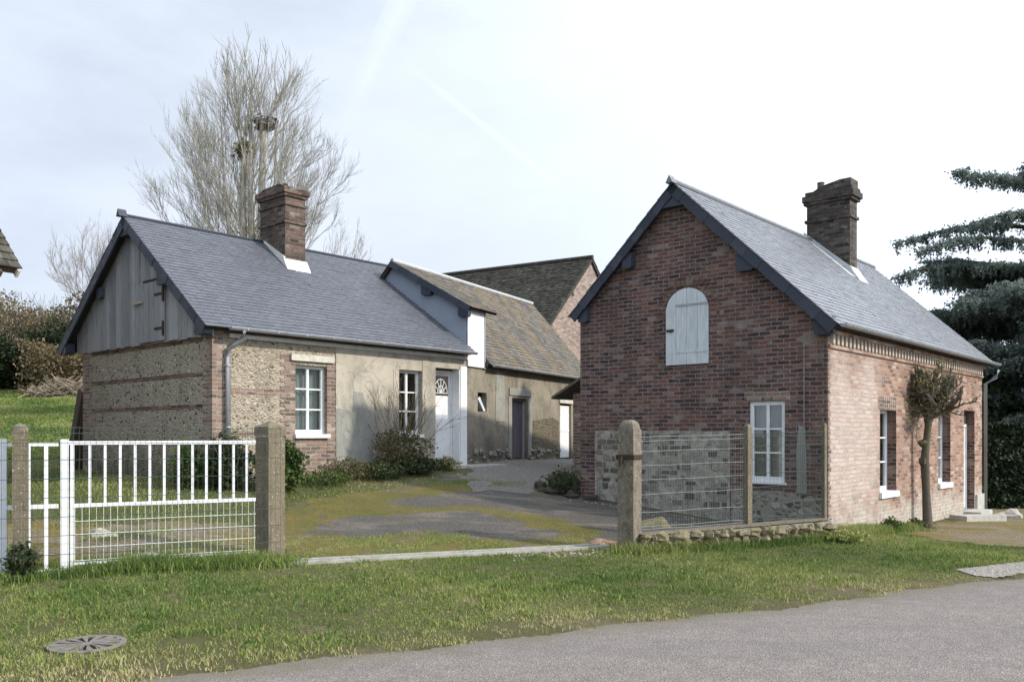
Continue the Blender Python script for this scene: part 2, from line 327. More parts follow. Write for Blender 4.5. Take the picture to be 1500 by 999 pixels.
# ------------------------------------------------------------------ mesh helpers
class MB:
    def __init__(s): s.v = []; s.f = []; s.r = []
    def poly(s, pts, r=None):
        i = len(s.v); s.v += [tuple(p) for p in pts]; s.f.append(tuple(range(i, i + len(pts)))); s.r.append(random.random() if r is None else r)
    def prism(s, pts, d, r=None):
        """closed prism: polygon pts extruded by vector d"""
        r = random.random() if r is None else r
        a = [Vector(p) for p in pts]; d = Vector(d); b = [p + d for p in a]
        nrm = Vector((0, 0, 0))
        for k in range(len(a)): nrm += a[k].cross(a[(k + 1) % len(a)])
        if nrm.dot(d) > 0: a, b = a[::-1], b[::-1]
        s.poly(a, r); s.poly(b[::-1], r)
        for k in range(len(a)):
            k2 = (k + 1) % len(a); s.poly([a[k], b[k], b[k2], a[k2]][::-1] if False else [a[k2], a[k], b[k], b[k2]], r)
    def box(s, x0, x1, y0, y1, z0, z1, r=None):
        s.prism([(x0, y0, z0), (x1, y0, z0), (x1, y1, z0), (x0, y1, z0)], (0, 0, z1 - z0), r)
    def beam(s, a, b, w, h, up=(0, 0, 1), r=None):
        a = Vector(a); b = Vector(b); d = (b - a); dn = d.normalized(); up = Vector(up)
        if abs(dn.dot(up)) > .98: up = Vector((0, 1, 0))
        sx = dn.cross(up).normalized() * w / 2; sz = sx.cross(dn).normalized() * h / 2
        s.prism([a - sx - sz, a + sx - sz, a + sx + sz, a - sx + sz], d, r)
    def tube(s, pts, rad, n=8, cap=True, r=None):
        pts = [Vector(p) for p in pts]; rads = rad if hasattr(rad, '__len__') else [rad] * len(pts)
        r = random.random() if r is None else r
        base = len(s.v)
        for i, p in enumerate(pts):
            d = (pts[min(i + 1, len(pts) - 1)] - pts[max(i - 1, 0)]).normalized()
            up = Vector((0, 0, 1)) if abs(d.z) < .9 else Vector((1, 0, 0))
            a = d.cross(up).normalized(); b = d.cross(a)
            for k in range(n):
                t = 2 * PI * k / n; s.v.append(tuple(p + (a * math.cos(t) + b * math.sin(t)) * rads[i]))
        for i in range(len(pts) - 1):
            for k in range(n):
                k2 = (k + 1) % n
                s.f.append((base + i * n + k, base + i * n + k2, base + (i + 1) * n + k2, base + (i + 1) * n + k)); s.r.append(r)
        if cap:
            s.f.append(tuple(base + k for k in range(n))[::-1]); s.r.append(r)
            e = base + (len(pts) - 1) * n; s.f.append(tuple(e + k for k in range(n))); s.r.append(r)
    def build(s, name, mat, parent=None, smooth=False, bevel=0):
        return mesh_obj(name, np.array(s.v, float), s.f, mat, parent, np.array(s.r), smooth, bevel)

def mesh_obj(name, V, F, mat, parent=None, rnd=None, smooth=False, bevel=0, uv=True):
    me = bpy.data.meshes.new(name)
    me.from_pydata([tuple(x) for x in V] if not isinstance(F, np.ndarray) else [], [], F if not isinstance(F, np.ndarray) else [])
    if isinstance(F, np.ndarray):
        me.vertices.add(len(V)); me.vertices.foreach_set('co', np.asarray(V, np.float32).ravel())
        k = F.shape[1]; me.loops.add(F.size); me.loops.foreach_set('vertex_index', F.ravel().astype(np.int32))
        me.polygons.add(len(F)); me.polygons.foreach_set('loop_start', np.arange(0, F.size, k, dtype=np.int32))
    me.update(calc_edges=True)
    if rnd is not None:
        at = me.attributes.new('rnd', 'FLOAT', 'FACE'); at.data.foreach_set('value', np.asarray(rnd, np.float32))
    if uv and len(me.polygons) < 60000:
        ul = me.uv_layers.new(name='UVMap')
        nl = len(me.loops); li = np.empty(nl, np.int32); me.loops.foreach_get('vertex_index', li)
        co = np.empty(len(me.vertices) * 3, np.float32); me.vertices.foreach_get('co', co); co = co.reshape(-1, 3)[li]
        pn = np.empty(len(me.polygons) * 3, np.float32); me.polygons.foreach_get('normal', pn); pn = np.abs(pn.reshape(-1, 3))
        lt = np.empty(len(me.polygons), np.int32); me.polygons.foreach_get('loop_total', lt); nn = np.repeat(pn, lt, axis=0)
        U = np.empty((nl, 2), np.float32)
        mx = (nn[:, 0] >= nn[:, 1]) & (nn[:, 0] > .75); my = (~mx) & (nn[:, 1] > .75) ; mz = ~(mx | my)
        U[mx] = co[mx][:, [1, 2]]; U[my] = co[my][:, [0, 2]]; U[mz] = co[mz][:, [0, 1]] * np.array([1, 1.35])
        ul.data.foreach_set('uv', U.ravel())
    if smooth: me.polygons.foreach_set('use_smooth', np.ones(len(me.polygons), bool))
    me.materials.append(mat)
    o = bpy.data.objects.new(name, me); COL.objects.link(o)
    if parent: o.parent = parent
    if bevel:
        b = o.modifiers.new('bevel', 'BEVEL'); b.width = bevel; b.segments = 2; b.limit_method = 'ANGLE'
    return o
def empty(name, loc=(0, 0, 0), rz=0):
    o = bpy.data.objects.new(name, None); COL.objects.link(o); o.location = loc; o.rotation_euler = (0, 0, rz); o.empty_display_size = .2
    return o
def tag(o, label, cat=None, group=None, kind=None):
    if label: o['label'] = label
    if cat: o['category'] = cat
    if group: o['group'] = group
    if kind: o['kind'] = kind
    return o
def copy_tree(o, parent=None):
    c = o.copy(); COL.objects.link(c); c.parent = parent
    for ch in [x for x in bpy.data.objects if x.parent == o]: copy_tree(ch, c)
    return c

# ------------------------------------------------------------------ frames of the plots
def frame(deg): a = math.radians(deg); return np.array([math.cos(a), math.sin(a)]), np.array([-math.sin(a), math.cos(a)])
A1 = 48.8785; A2 = 62.712
u, v = frame(A1); u2, v2 = frame(A2)
R0 = np.array([4.8505, 13.2]); L0 = np.array([-5.0694, 14.55]); B0 = np.array([-1.0203, 19.188])
def W(O, q, w, uu=u, vv=v): return O + uu * q + vv * w

# ------------------------------------------------------------------ terrain
CP = [(0, 0, 0), (-2.4, 5.57, 0), (0, 6.98, 0), (5.7, 9.65, 0), (11, 12.3, -.06), (-8, 2.5, 0), (-12, -2, 0), (12, 0, 0), (0, -12, 0), (25, 19, -.2),
      (-2.9, 10.5, .1), (1.6, 11.9, .0), (-5.2, 9.1, .09), (-2.6, 10.1, .06), (1.3, 12.0, .0), (-8, 7.6, .12), (-3.2, 6.6, .0), (-6, 5, .01),
      (4.85, 13.1, .02), (3.5, 12.5, 0), (4.9, 11.2, 0.0), (7.9, 16.2, -.17), (11.1, 20.3, -.24), (15, 24, -.25), (9.7, 17.7, -.2), (8, 13.5, -.12),
      (1.28, 16.3, .42), (3.2, 14.7, .2), (-5.07, 14.55, .72), (-8.9, 17.9, .8), (-1.34, 18.8, .93), (2.35, 25.75, .88), (-.6, 15.9, .6), (-4.3, 13.7, .52),
      (-3.15, 13.2, .32), (.3, 12.6, .1), (1.2, 20, .8), (-11, 13, .5), (-13, 18, .85), (-13, 24, 1.4), (-20, 40, 3.0), (-27, 50, 4.1), (-10, 50, 4.0),
      (-40, 75, 8.), (-60, 60, 7), (-20, 20, .9), (-30, 30, 1.6), (0, 45, 2.6), (10, 50, 1.5), (20, 35, 0), (30, 60, .5), (45, 30, -.3), (-25, 5, .2), (20, 5, -.1), (-3, 32, 1.6)]
CPa = np.array(CP, float)
def _tps(r2): return np.where(r2 > 1e-9, .5 * r2 * np.log(r2 + 1e-12), 0)
_n = len(CPa); _P = np.c_[np.ones(_n), CPa[:, :2]]
_K = _tps(((CPa[:, None, :2] - CPa[None, :, :2]) ** 2).sum(-1)) + np.eye(_n) * .15
_A = np.block([[_K, _P], [_P.T, np.zeros((3, 3))]])
_W = np.linalg.solve(_A, np.r_[CPa[:, 2], 0, 0, 0])
def H(x, y):
    x = np.asarray(x, float); y = np.asarray(y, float); sh = x.shape; x = x.ravel(); y = y.ravel()
    xc = np.clip(x, -60, 60); yc = np.clip(y, -12, 80)
    out = np.empty(len(x))
    for i in range(0, len(x), 20000):
        X = xc[i:i + 20000]; Y = yc[i:i + 20000]
        K = _tps((X[:, None] - CPa[None, :, 0]) ** 2 + (Y[:, None] - CPa[None, :, 1]) ** 2)
        out[i:i + 20000] = K @ _W[:_n] + _W[_n] + _W[_n + 1] * X + _W[_n + 2] * Y
    return np.clip(out, -.45, 11).reshape(sh)
def h(x, y): return float(H(np.array([x]), np.array([y]))[0])
# road edge: signed distance, positive on the verge side
RE0 = np.array([-2.43, 5.57]); RE1 = np.array([5.8, 9.74]); rd = (RE1 - RE0) / np.linalg.norm(RE1 - RE0); rn = np.array([-rd[1], rd[0]])
def rdist(x, y): return (x - RE0[0]) * rn[0] + (y - RE0[1]) * rn[1]
def ralong(x, y): return (x - RE0[0]) * rd[0] + (y - RE0[1]) * rd[1]
def inpoly(x, y, P):
    c = np.zeros(np.shape(x), bool); j = len(P) - 1
    for i in range(len(P)):
        xi, yi = P[i]; xj, yj = P[j]
        if yi != yj: c ^= ((yi > y) != (yj > y)) & (x < (xj - xi) * (y - yi) / (yj - yi) + xi)
        j = i
    return c
def axis(a, b, c, d, n1, n2, n3):
    return np.unique(np.r_[-(np.geomspace(1, -a - (-b) + 1, n1) - 1) + b, np.linspace(b, c, n2), np.geomspace(1, d - c + 1, n3) - 1 + c])
gx = axis(-400, -16, 16, 400, 40, 129, 40); gy = axis(-300, 2, 30, 500, 30, 113, 45)
GX, GY = np.meshgrid(gx, gy); GZ = H(GX, GY) - .0
GZ = GZ - np.where(rdist(GX, GY) < 0, .03, 0)
nx, ny = len(gx), len(gy); I = np.arange(nx * ny).reshape(ny, nx)
F = np.stack([I[:-1, :-1], I[:-1, 1:], I[1:, 1:], I[1:, :-1]], -1).reshape(-1, 4)
o = mesh_obj('ground', np.c_[GX.ravel(), GY.ravel(), GZ.ravel()], F, M_ground, smooth=True, uv=False)
tag(o, 'grassy ground of the verge, yard and field', kind='structure')
# road sheet
ta = np.unique(np.r_[np.linspace(-120, 160, 281), np.linspace(-4, 16, 500)]); tb = np.r_[-6.0, -3., -1.5, -.7, -.25, 0]
TA, TB = np.meshgrid(ta, tb); wob = .05 * np.sin(TA * 1.9) + .04 * np.sin(TA * 5.3 + 1) + rng.normal(0, .018, TA.shape)
TBw = TB + np.where(TB > -.01, wob, 0)
X = RE0[0] + rd[0] * TA + rn[0] * TBw; Y = RE0[1] + rd[1] * TA + rn[1] * TBw
Z = H(X, Y) + .008 - np.where(TB > -.01, .012, 0)
I = np.arange(X.size).reshape(X.shape); F = np.stack([I[:-1, :-1], I[:-1, 1:], I[1:, 1:], I[1:, :-1]], -1).reshape(-1, 4)
tag(mesh_obj('road', np.c_[X.ravel(), Y.ravel(), Z.ravel()], F, M_road, smooth=True, uv=False), 'worn grey pinkish asphalt lane', kind='structure')

MB1 = [(-3.9, 13.3), (-3.4, 13.6), (-1.4, 14.05), (-.55, 14.3), (.4, 13.75), (1.1, 13.1)]
MB2 = [(-3.6, 14.1), (-2.5, 14.5), (-1.3, 15.7), (.4, 16.4)]
MB3 = [(-3.0, 10.9), (-1.6, 11.6), (-.2, 12.0), (.9, 12.5)]
def pld(x, y, P):
    d = np.full(np.shape(x), 99.)
    for (ax, ay), (bx, by) in zip(P[:-1], P[1:]):
        t = np.clip(((x - ax) * (bx - ax) + (y - ay) * (by - ay)) / ((bx - ax) ** 2 + (by - ay) ** 2), 0, 1); d = np.minimum(d, np.hypot(x - ax - t * (bx - ax), y - ay - t * (by - ay)))
    return d
def mossf(x, y):
    w_ = .22 * np.sin(x * 2.7 + y * 1.9) + .16 * np.sin(x * 6.1 - y * 4.3) + .12 * np.sin(x * 13.1 + y * 11.7)
    a = np.exp(-(pld(x, y, MB1) / (.30 + .12 * np.sin(x * 2))) ** 2); b = np.exp(-(pld(x, y, MB2) / .42) ** 2); c = np.exp(-(pld(x, y, MB3) / np.clip(1.05 - .28 * (x + 2.5), .3, 1.4)) ** 2)
    d = np.clip((-2.2 - x + .25 * (y - 12)) / 1.2, 0, 1)
    return np.clip(np.maximum.reduce([a, b, c, d]) + w_ * .8 - .05, 0, 1)
def patch(name, P, mat, lab, cell=.06, lift=.006, jag=.18, seed=0, fn=None):
    P = np.array(P, float); x0, y0 = P.min(0) - .4; x1, y1 = P.max(0) + .4
    xs = np.arange(x0, x1, cell); ys = np.arange(y0, y1, cell); XX, YY = np.meshgrid(xs, ys)
    jx = jag * (np.sin(YY * 3.1 + seed) * .5 + np.sin(YY * 7.7 + XX * 2.3) * .3 + np.sin(XX * 11.1 + YY * 4) * .2)
    jy = jag * (np.sin(XX * 2.7 + seed * 2) * .5 + np.sin(XX * 8.3 - YY * 2) * .3 + np.sin(YY * 12. + XX * 3) * .2)
    ins = inpoly(XX + jx, YY + jy, P)
    I = np.arange(XX.size).reshape(XX.shape)
    keep = (ins[:-1, :-1] & ins[:-1, 1:] & ins[1:, 1:] & ins[1:, :-1]).ravel()
    F = np.stack([I[:-1, :-1], I[:-1, 1:], I[1:, 1:], I[1:, :-1]], -1).reshape(-1, 4)[keep]
    used = np.unique(F); mp = np.full(XX.size, -1); mp[used] = np.arange(len(used))
    VV = np.c_[XX.ravel(), YY.ravel(), (H(XX, YY) + lift).ravel()][used]
    o = mesh_obj(name, VV, mp[F], mat, smooth=True, uv=False)
    if fn is not None: at = o.data.attributes.new('moss', 'FLOAT', 'POINT'); at.data.foreach_set('value', fn(VV[:, 0], VV[:, 1]).astype(np.float32))
    return tag(o, lab, kind='structure')
gR = lambda q, w: tuple(W(R0, q, w)); gL = lambda q, w: tuple(W(L0, q, w)); gB = lambda q, w: tuple(W(B0, q, w, u2, v2))
COURT = [(-2.45, 10.35), (1.35, 12.25), (1.9, 12.2), (4.6, 13.3), gR(-.05, .3), gR(-.05, 4.8), (1.3, 18.2), gB(5, -.1), gB(.2, -.3), gL(5.6, -1.0), gL(3.2, -1.7), gL(.8, -1.5), (-3.6, 12.9), (-3.3, 11.3)]
patch('courtyard', COURT, M_court, 'cracked asphalt yard patched with moss between the two houses', fn=mossf)
PATH = [gL(5.3, -.8), gL(3.4, -2.6), (.2, 15.9), (1.1, 17.3), gB(5.5, -.5), gB(7, -.1), gB(.1, -.1)]
patch('path', PATH, M_gravel, 'pale gravel in front of the old barn', lift=.014)
DRIVE = [(5.15, 9.75), (5.2, 10.2), (6.6, 10.9), (9.5, 12.4), (16, 16.2), (24, 20), (24, 19.0), (5.3, 9.54)]
patch('driveway', DRIVE, M_drive, 'pale gravel strip where the drive meets the lane', lift=.009, jag=.05)
EARTH = [gR(2.2, -.3), gR(9.9, -.05), gR(13, -.3), (20, 22), (20, 19.5), (10, 14.2), (7.6, 12.9), (6.6, 13.2)]
patch('bare_ground', EARTH, M_earth, 'mossy bare earth in front of the brick house', jag=.3)
BARE2 = [(-5.6, 9.6), (-3.0, 10.9), (-3.2, 12.4), (-5.2, 12.2), (-7.4, 11.4), (-7.6, 9.6)]
patch('bare_ground', BARE2, M_earth, 'mossy bare earth behind the white gate', jag=.35, seed=2)

# ------------------------------------------------------------------ building helpers (local frame: x along the long wall, y away from it to the left, z up)
def wall_open(mb, axis_, L, z0, z1, openings, depth, at=0., s0=0., r=None, rev=None):
    """wall sheet with reveals; axis_ 'x': wall on y=at facing -y ; 'y': wall on x=at facing -x. openings (a,b,za,zb)"""
    P = (lambda s, d, z: (s, at + d, z)) if axis_ == 'x' else (lambda s, d, z: (at + d, s, z))
    ss = sorted({s0, L, *[o[0] for o in openings], *[o[1] for o in openings]})
    zs = sorted({z0, z1, *[o[2] for o in openings], *[o[3] for o in openings]})
    for i in range(len(ss) - 1):
        for j in range(len(zs) - 1):
            cs = (ss[i] + ss[i + 1]) / 2; cz = (zs[j] + zs[j + 1]) / 2
            if any(o[0] < cs < o[1] and o[2] < cz < o[3] for o in openings): continue
            a, b, c, d = ss[i], ss[i + 1], zs[j], zs[j + 1]
            q = [P(a, 0, c), P(b, 0, c), P(b, 0, d), P(a, 0, d)]
            mb.poly(q if axis_ == 'x' else q[::-1])
    for (a, b, c, d) in openings:
        D = depth
        if rev is not None: mb = MB(); rev.append(mb)
        mb.poly([P(a, 0, c), P(a, 0, d), P(a, D, d), P(a, D, c)]); mb.poly([P(b, 0, d), P(b, 0, c), P(b, D, c), P(b, D, d)])
        mb.poly([P(a, 0, d), P(b, 0, d), P(b, D, d), P(a, D, d)]); mb.poly([P(a, D, c), P(b, D, c), P(b, 0, c), P(a, 0, c)])

def slates(name, x0, x1, e, rg, mat, parent, row=.115, wid=.2, th=.007, x_skew=0, jit=1.):
    """slate covering from eave e=(y,z) to ridge rg=(y,z)"""
    mb = MB(); E = Vector((0, *e)); G = Vector((0, *rg)); d = G - E; Ls = d.length; d.normalize()
    nr = Vector((1, 0, 0)).cross(d).normalized()
    if nr.z < 0: nr = -nr
    n = int(Ls / row)
    for i in range(n + 1):
        t0 = i * row; t1 = min(t0 + row * 1.35, Ls)
        if t1 <= t0 + .01: continue
        off = (i % 2) * wid / 2 + random.uniform(-.01, .01)
        x = x0 - off; 
        while x < x1:
            a = max(x, x0); b = min(x + wid - .004, x1); x += wid
            if b - a < .02: continue
            jl = random.gauss(0, .003) * jit; lift = th * 1.9 + abs(random.gauss(0, .0022)) * jit; tl = random.gauss(0, .0015) * jit
            p0 = E + d * (t0 + jl); p1 = E + d * t1
            A = Vector((a, 0, 0)) + p0 + nr * (lift + tl); B = Vector((b, 0, 0)) + p0 + nr * (lift - tl); C = Vector((b, 0, 0)) + p1 + nr * .002; D = Vector((a, 0, 0)) + p1 + nr * .002
            r = random.random(); k = nr * (-th - .004)
            mb.poly([A, B, C, D], r); mb.poly([A + k, B + k, B, A], r * .5); mb.poly([A, D, D + k, A + k], r * .5); mb.poly([B, B + k, C + k, C], r * .5)
    return mb.build(name, mat, parent)

def deck(mb, x0, x1, e, rg, th=.07):
    E = Vector((x0, *e)); G = Vector((x0, *rg)); d = (G - E).normalized(); nr = Vector((0, -d.z, d.y))
    if nr.z < 0: nr = -nr
    a = E - nr * th; b = G - nr * th
    mb.prism([E, G, b, a], (x1 - x0, 0, 0))

def barge(parent, x, e, rg, width=.2, th=.035, mat=None, name='barge_board', seg=9):
    """slate hung barge board along the rake at x (just outside the gable), made of short lapped pieces"""
    mb = MB(); E = Vector((x, *e)); G = Vector((x, *rg)); d = (G - E); L = d.length; dn = d.normalized(); nr = Vector((0, -dn.z, dn.y))
    if nr.z < 0: nr = -nr
    n = max(3, int(L / .3))
    for i in range(n):
        a = E + dn * (L * i / n) ; b = E + dn * (L * (i + 1) / n + .02)
        if i == n - 1: b = G
        o = -.006 * (i % 2)
        mb.prism([a + nr * .01, b + nr * .01, b - nr * (width + .012 * (i % 2)), a - nr * (width + .02)], (-th + o, 0, 0))
    return mb.build(name, mat or M_bargeslate, parent)

def purlin_end(parent, x, y, z, dy, w=.28, hh=.26, ln=.22):
    mb = MB(); sg = dy
    mb.prism([(x, y - w / 2, z - hh / 2), (x, y - w / 2 + .04, z - hh * .62), (x, y + w / 2 - .04, z - hh * .62), (x, y + w / 2, z - hh / 2), (x, y + w / 2, z + hh / 2), (x, y - w / 2, z + hh / 2)], (-ln, 0, 0))
    return mb.build('purlin_end', M_bargeslate, parent)

def make_window(parent, ax, a, b, z0, z1, rec, cols, rows, sill=True, at=0., curtain='full', fw=.055, name='window', silld=.06, sillh=.07):
    """window part with frame (own mesh), sub-parts sash bars, pane, curtain, sill. a..b along wall; rec = recess of the frame"""
    def bx(mb, s0, s1, d0, d1, c0, c1):
        if ax == 'x': mb.box(s0, s1, at + d0, at + d1, c0, c1)
        else: mb.box(at + d0, at + d1, s0, s1, c0, c1)
    f = MB(); d0 = rec; d1 = rec + .06
    bx(f, a, a + fw, d0, d1, z0, z1); bx(f, b - fw, b, d0, d1, z0, z1)
    bx(f, a + fw, b - fw, d0 + .002, d1, z1 - fw, z1); bx(f, a + fw, b - fw, d0 + .002, d1, z0, z0 + fw * 1.5)
    w = f.build(name, M_white, parent, bevel=.006)
    g = MB(); iz0 = z0 + fw * 1.5; iz1 = z1 - fw; ia = a + fw; ib = b - fw
    for c in range(1, cols):
        s = ia + (ib - ia) * c / cols; t = .035 if c == cols / 2 else .018; bx(g, s - t / 2 - .008, s + t / 2 + .008, d0 + .008, d1 - .01, iz0, iz1)
    for r_ in range(1, rows):
        z = iz0 + (iz1 - iz0) * r_ / rows; bx(g, ia, ib, d0 + .012, d1 - .014, z - .013, z + .013)
    g.build('glazing_bars', M_white, w)
    p = MB(); bx(p, ia, ib, d0 + .03, d0 + .036, iz0, iz1); p.build('pane', M_glass, w)
    if curtain:
        c = MB(); n = 44; rngs = [(a - .03, b + .03)] if curtain == 'full' else [(a - .03, a + (b - a) * .42), (b - (b - a) * .42, b + .03)]
        for (s0, s1) in rngs:
            ring = []
            for k in range(n + 1):
                s = s0 + (s1 - s0) * k / n; dd = d1 + .09 + .02 * math.sin(k * 1.25) + .008 * math.sin(k * 3.1)
                ring.append((s, dd))
            P = (lambda s, d, z: (s, at + d, z)) if ax == 'x' else (lambda s, d, z: (at + d, s, z))
            for k in range(n):
                c.poly([P(*ring[k], z0 - .02), P(*ring[k + 1], z0 - .02), P(*ring[k + 1], z1 + .03), P(*ring[k], z1 + .03)], .5)
        c.build('curtain', M_curtain, w)
    if sill:
        sl = MB(); bx(sl, a - .03, b + .03, -silld, rec - .002, z0 - sillh, z0 - .002 + .004); sl.build('sill', M_white, w, bevel=.006)
    return w

# ------------------------------------------------------------------ BRICK HOUSE (right)
T = empty('brick_house', (R0[0], R0[1], 0), math.radians(A1))
tag(T, 'red brick house with slate roof, arched white gable shutter and sunlit long side', 'house')
RW = 4.72; RL = 9.6; eR = (-.2, 3.27); rR = (2.62, 5.93); eL = (4.84, 3.83)
wins = [(2.37, 3.26, .58, 2.03), (5.96, 6.86, .58, 2.03)]; dr = (7.96, 8.9, -.12, 2.14)
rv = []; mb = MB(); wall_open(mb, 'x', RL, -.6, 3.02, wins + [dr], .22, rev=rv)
mb.poly([(0, 0, 3.02), (RL, 0, 3.02), (RL, 0, 3.38), (0, 0, 3.38)])
mb.poly([(RL, 0, -.6), (RL, RW, -.6), (RL, RW, 3.82), (RL, 2.62, 5.8), (RL, 0, 3.36)]); mb.poly([(RL, RW, -.6), (0, RW, -.6), (0, RW, 3.82), (RL, RW, 3.82)])
mb.build('wall', M_side, T)
mb = MB(); gwin = (.69, 1.29, .83, 2.13)
wall_open(mb, 'y', RW, -.3, 3.38, [gwin], .12)
mb.poly([(0, RW, 3.38), (0, 0, 3.38), (0, .0, 3.381), (0, 2.62, 5.83), (0, RW, 3.82)]); mb.build('gable_wall', M_gable, T)
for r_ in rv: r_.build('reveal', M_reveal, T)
# quoin return: first 8 cm of the side wall is gable brick, real corner bricks
mb = MB()
for i in range(46):
    L_ = .11 if i % 2 else .055
    mb.box(-.004, L_, -.006, .02, -.2 + i * .072, -.2 + i * .072 + .0722)
mb.build('corner_bricks', M_quoin, T)
# lower repaired patches of the gable
mb = MB(); pts = []
for k in range(16): pts.append((0, 1.63 + 2.74 * k / 15, 1.66 + random.uniform(-.012, .012)))
for k in range(16): pts.append((0, 4.37 - 2.74 * k / 15 + random.uniform(-.01, .01), .40 - .25 * k / 15))
mb.prism(pts, (-.014, 0, 0), -1.); rr = random.Random(77); zz0 = .36
while zz0 < 1.62:
    hh = rr.uniform(.07, .13); y = 1.66
    while y < 4.33:
        w_ = rr.uniform(.08, .24); y2 = min(y + w_, 4.36)
        if rr.random() < .62 and y2 - y > .05 and zz0 + hh < 1.65:
            a_ = [(-.0135, y + rr.uniform(.008, .03), zz0 + rr.uniform(.006, .02)), (-.0135, y2 - rr.uniform(.008, .03), zz0 + rr.uniform(.006, .02)), (-.0135, y2 - rr.uniform(.008, .03), zz0 + hh - rr.uniform(.006, .02)), (-.0135, y + rr.uniform(.008, .03), zz0 + hh - rr.uniform(.006, .02))]
            mb.prism(a_, (-rr.uniform(.004, .014), 0, 0), .02 + .98 * rr.random())
        y = y2
    zz0 += hh
mb.build('stone_patch', M_setstone, T)
mb = MB(); mb.prism([(0, .02, .62), (0, .5, .66), (0, .8, .70), (0, 1.6, .66), (0, 1.61, 0), (0, .02, -.1)], (-.012, 0, 0)); mb.build('stone_patch', M_rubble, T)
mb = MB(); mb.prism([(0, .33, .67), (0, .49, .68), (0, .50, 1.3), (0, .46, 1.75), (0, .36, 1.7), (0, .34, 1.2)], (-.01, 0, 0)); mb.build('mortar_patch', M_mottledgrey, T)
mb = MB(); mb.tube([(-.02, .37, .7), (-.02, .37, 3.0)], .007, 6); mb.build('cable', M_wirepale, T)
mb = MB(); mb.box(8.96, 9.64, -.05, -.002, -.6, .2); mb.build('plinth', M_paleconc, T)
# cornice of brick dentils
mb = MB(); mb.box(.0, RL, -.035, -.001, 2.93, 2.99)
mb.box(.0, RL, -.08, -.001, 3.142, 3.2); mb.build('cornice', M_side, T)
mb = MB(); mb.box(.0, RL, -.0025, 0, 2.991, 3.141); mb.build('dentil_gap_shade', M_dark, T)  # thin dark strip: shade of the dentil gaps put into its colour
mb = MB(); mb.box(0, .085, -.06, -.003, 2.992, 3.14); d0_ = mb.build('dentil', m_plain('lime_washed_brick', (.44, .37, .31), .9, .3, 20), T); d0_.location.x = .06
for k in range(1, 54):
    c_ = d0_.copy(); c_.location.x =   .06 + k * .175; COL.objects.link(c_)
# roof
rf = MB(); deck(rf, -.14, 9.98, eR, rR); deck(rf, -.14, 9.98, eL, rR); roof = rf.build('roof', M_dark, T)
slates('slate_slope', -.2, 10.0, (eR[0] - .03, eR[1] - .02), rR, M_slateR, roof, row=.12, wid=.21)
slates('slate_slope', -.2, 10.0, (eL[0] + .03, eL[1] - .02), rR, M_slateR, roof, row=.3, wid=.4)
mb = MB(); mb.tube([(-.24, 2.62, 5.955), (10.0, 2.62, 5.955)], .045, 8); mb.prism([(-.3, 2.55, 5.9), (-.3, 2.62, 6.03), (-.3, 2.69, 5.9)], (.16, 0, 0)); mb.build('ridge_cap', M_slateR, roof)
barge(T, -.145, eR, rR, .16); barge(T, -.145, eL, rR, .14)
def on(e, rg, t): return (e[0] + (rg[0] - e[0]) * t, e[1] + (rg[1] - e[1]) * t)
for (e, t, dn) in ((eR, .045, .12), (eR, .50, .20), (eL, .07, .14), (eL, .52, .2)):
    y, z = on(e, rR, t); purlin_end(T, -.002, y + (.1 if e is eR else -.1), z - dn, 1, .30 if e is eR else .2, .24, .12 if t < .1 else .14)
mb = MB(); mb.prism([(-.002, 2.36, 5.52), (-.002, 2.88, 5.52), (-.002, 2.88, 5.66), (-.002, 2.62, 5.88), (-.002, 2.36, 5.66)], (-.16, 0, 0)); mb.build('purlin_end', M_bargeslate, T)
# gutter
def gutter(parent, x0, x1, y, z, r=.055, mat=M_zinc, name='gutter'):
    mb = MB(); n = 9; ring = [(y + r * math.cos(PI + PI * k / n), z + r * math.sin(PI + PI * k / n)) for k in range(n + 1)]
    ring2 = [(y + (r - .006) * math.cos(PI + PI * k / n), z + (r - .006) * math.sin(PI + PI * k / n)) for k in range(n + 1)]
    for k in range(n):
        mb.poly([(x0, *ring[k]), (x1, *ring[k]), (x1, *ring[k + 1]), (x0, *ring[k + 1])]); mb.poly([(x0, *ring2[k + 1]), (x1, *ring2[k + 1]), (x1, *ring2[k]), (x0, *ring2[k])])
    for xx in (x0, x1): mb.prism([(xx, *p) for p in ring], (.003, 0, 0))
    mb.tube([(x0, y - r, z), (x1, y - r, z)], .008, 6)
    xx = x0 + .3
    while xx < x1: mb.box(xx, xx + .025, y - r - .004, y - r + .02, z - .03, z + .006); xx += .6
    return mb.build(name, mat, parent)
gutter(T, -.12, 10.0, eR[0] - .075, eR[1] - .0, mat=M_zinc)
mb = MB(); mb.tube([(9.85, -.3, 3.12), (9.82, -.25, 2.95), (9.66, -.06, 2.8), (9.66, -.06, -.2)], .04, 8); mb.build('downpipe', M_zinc, T, smooth=True)
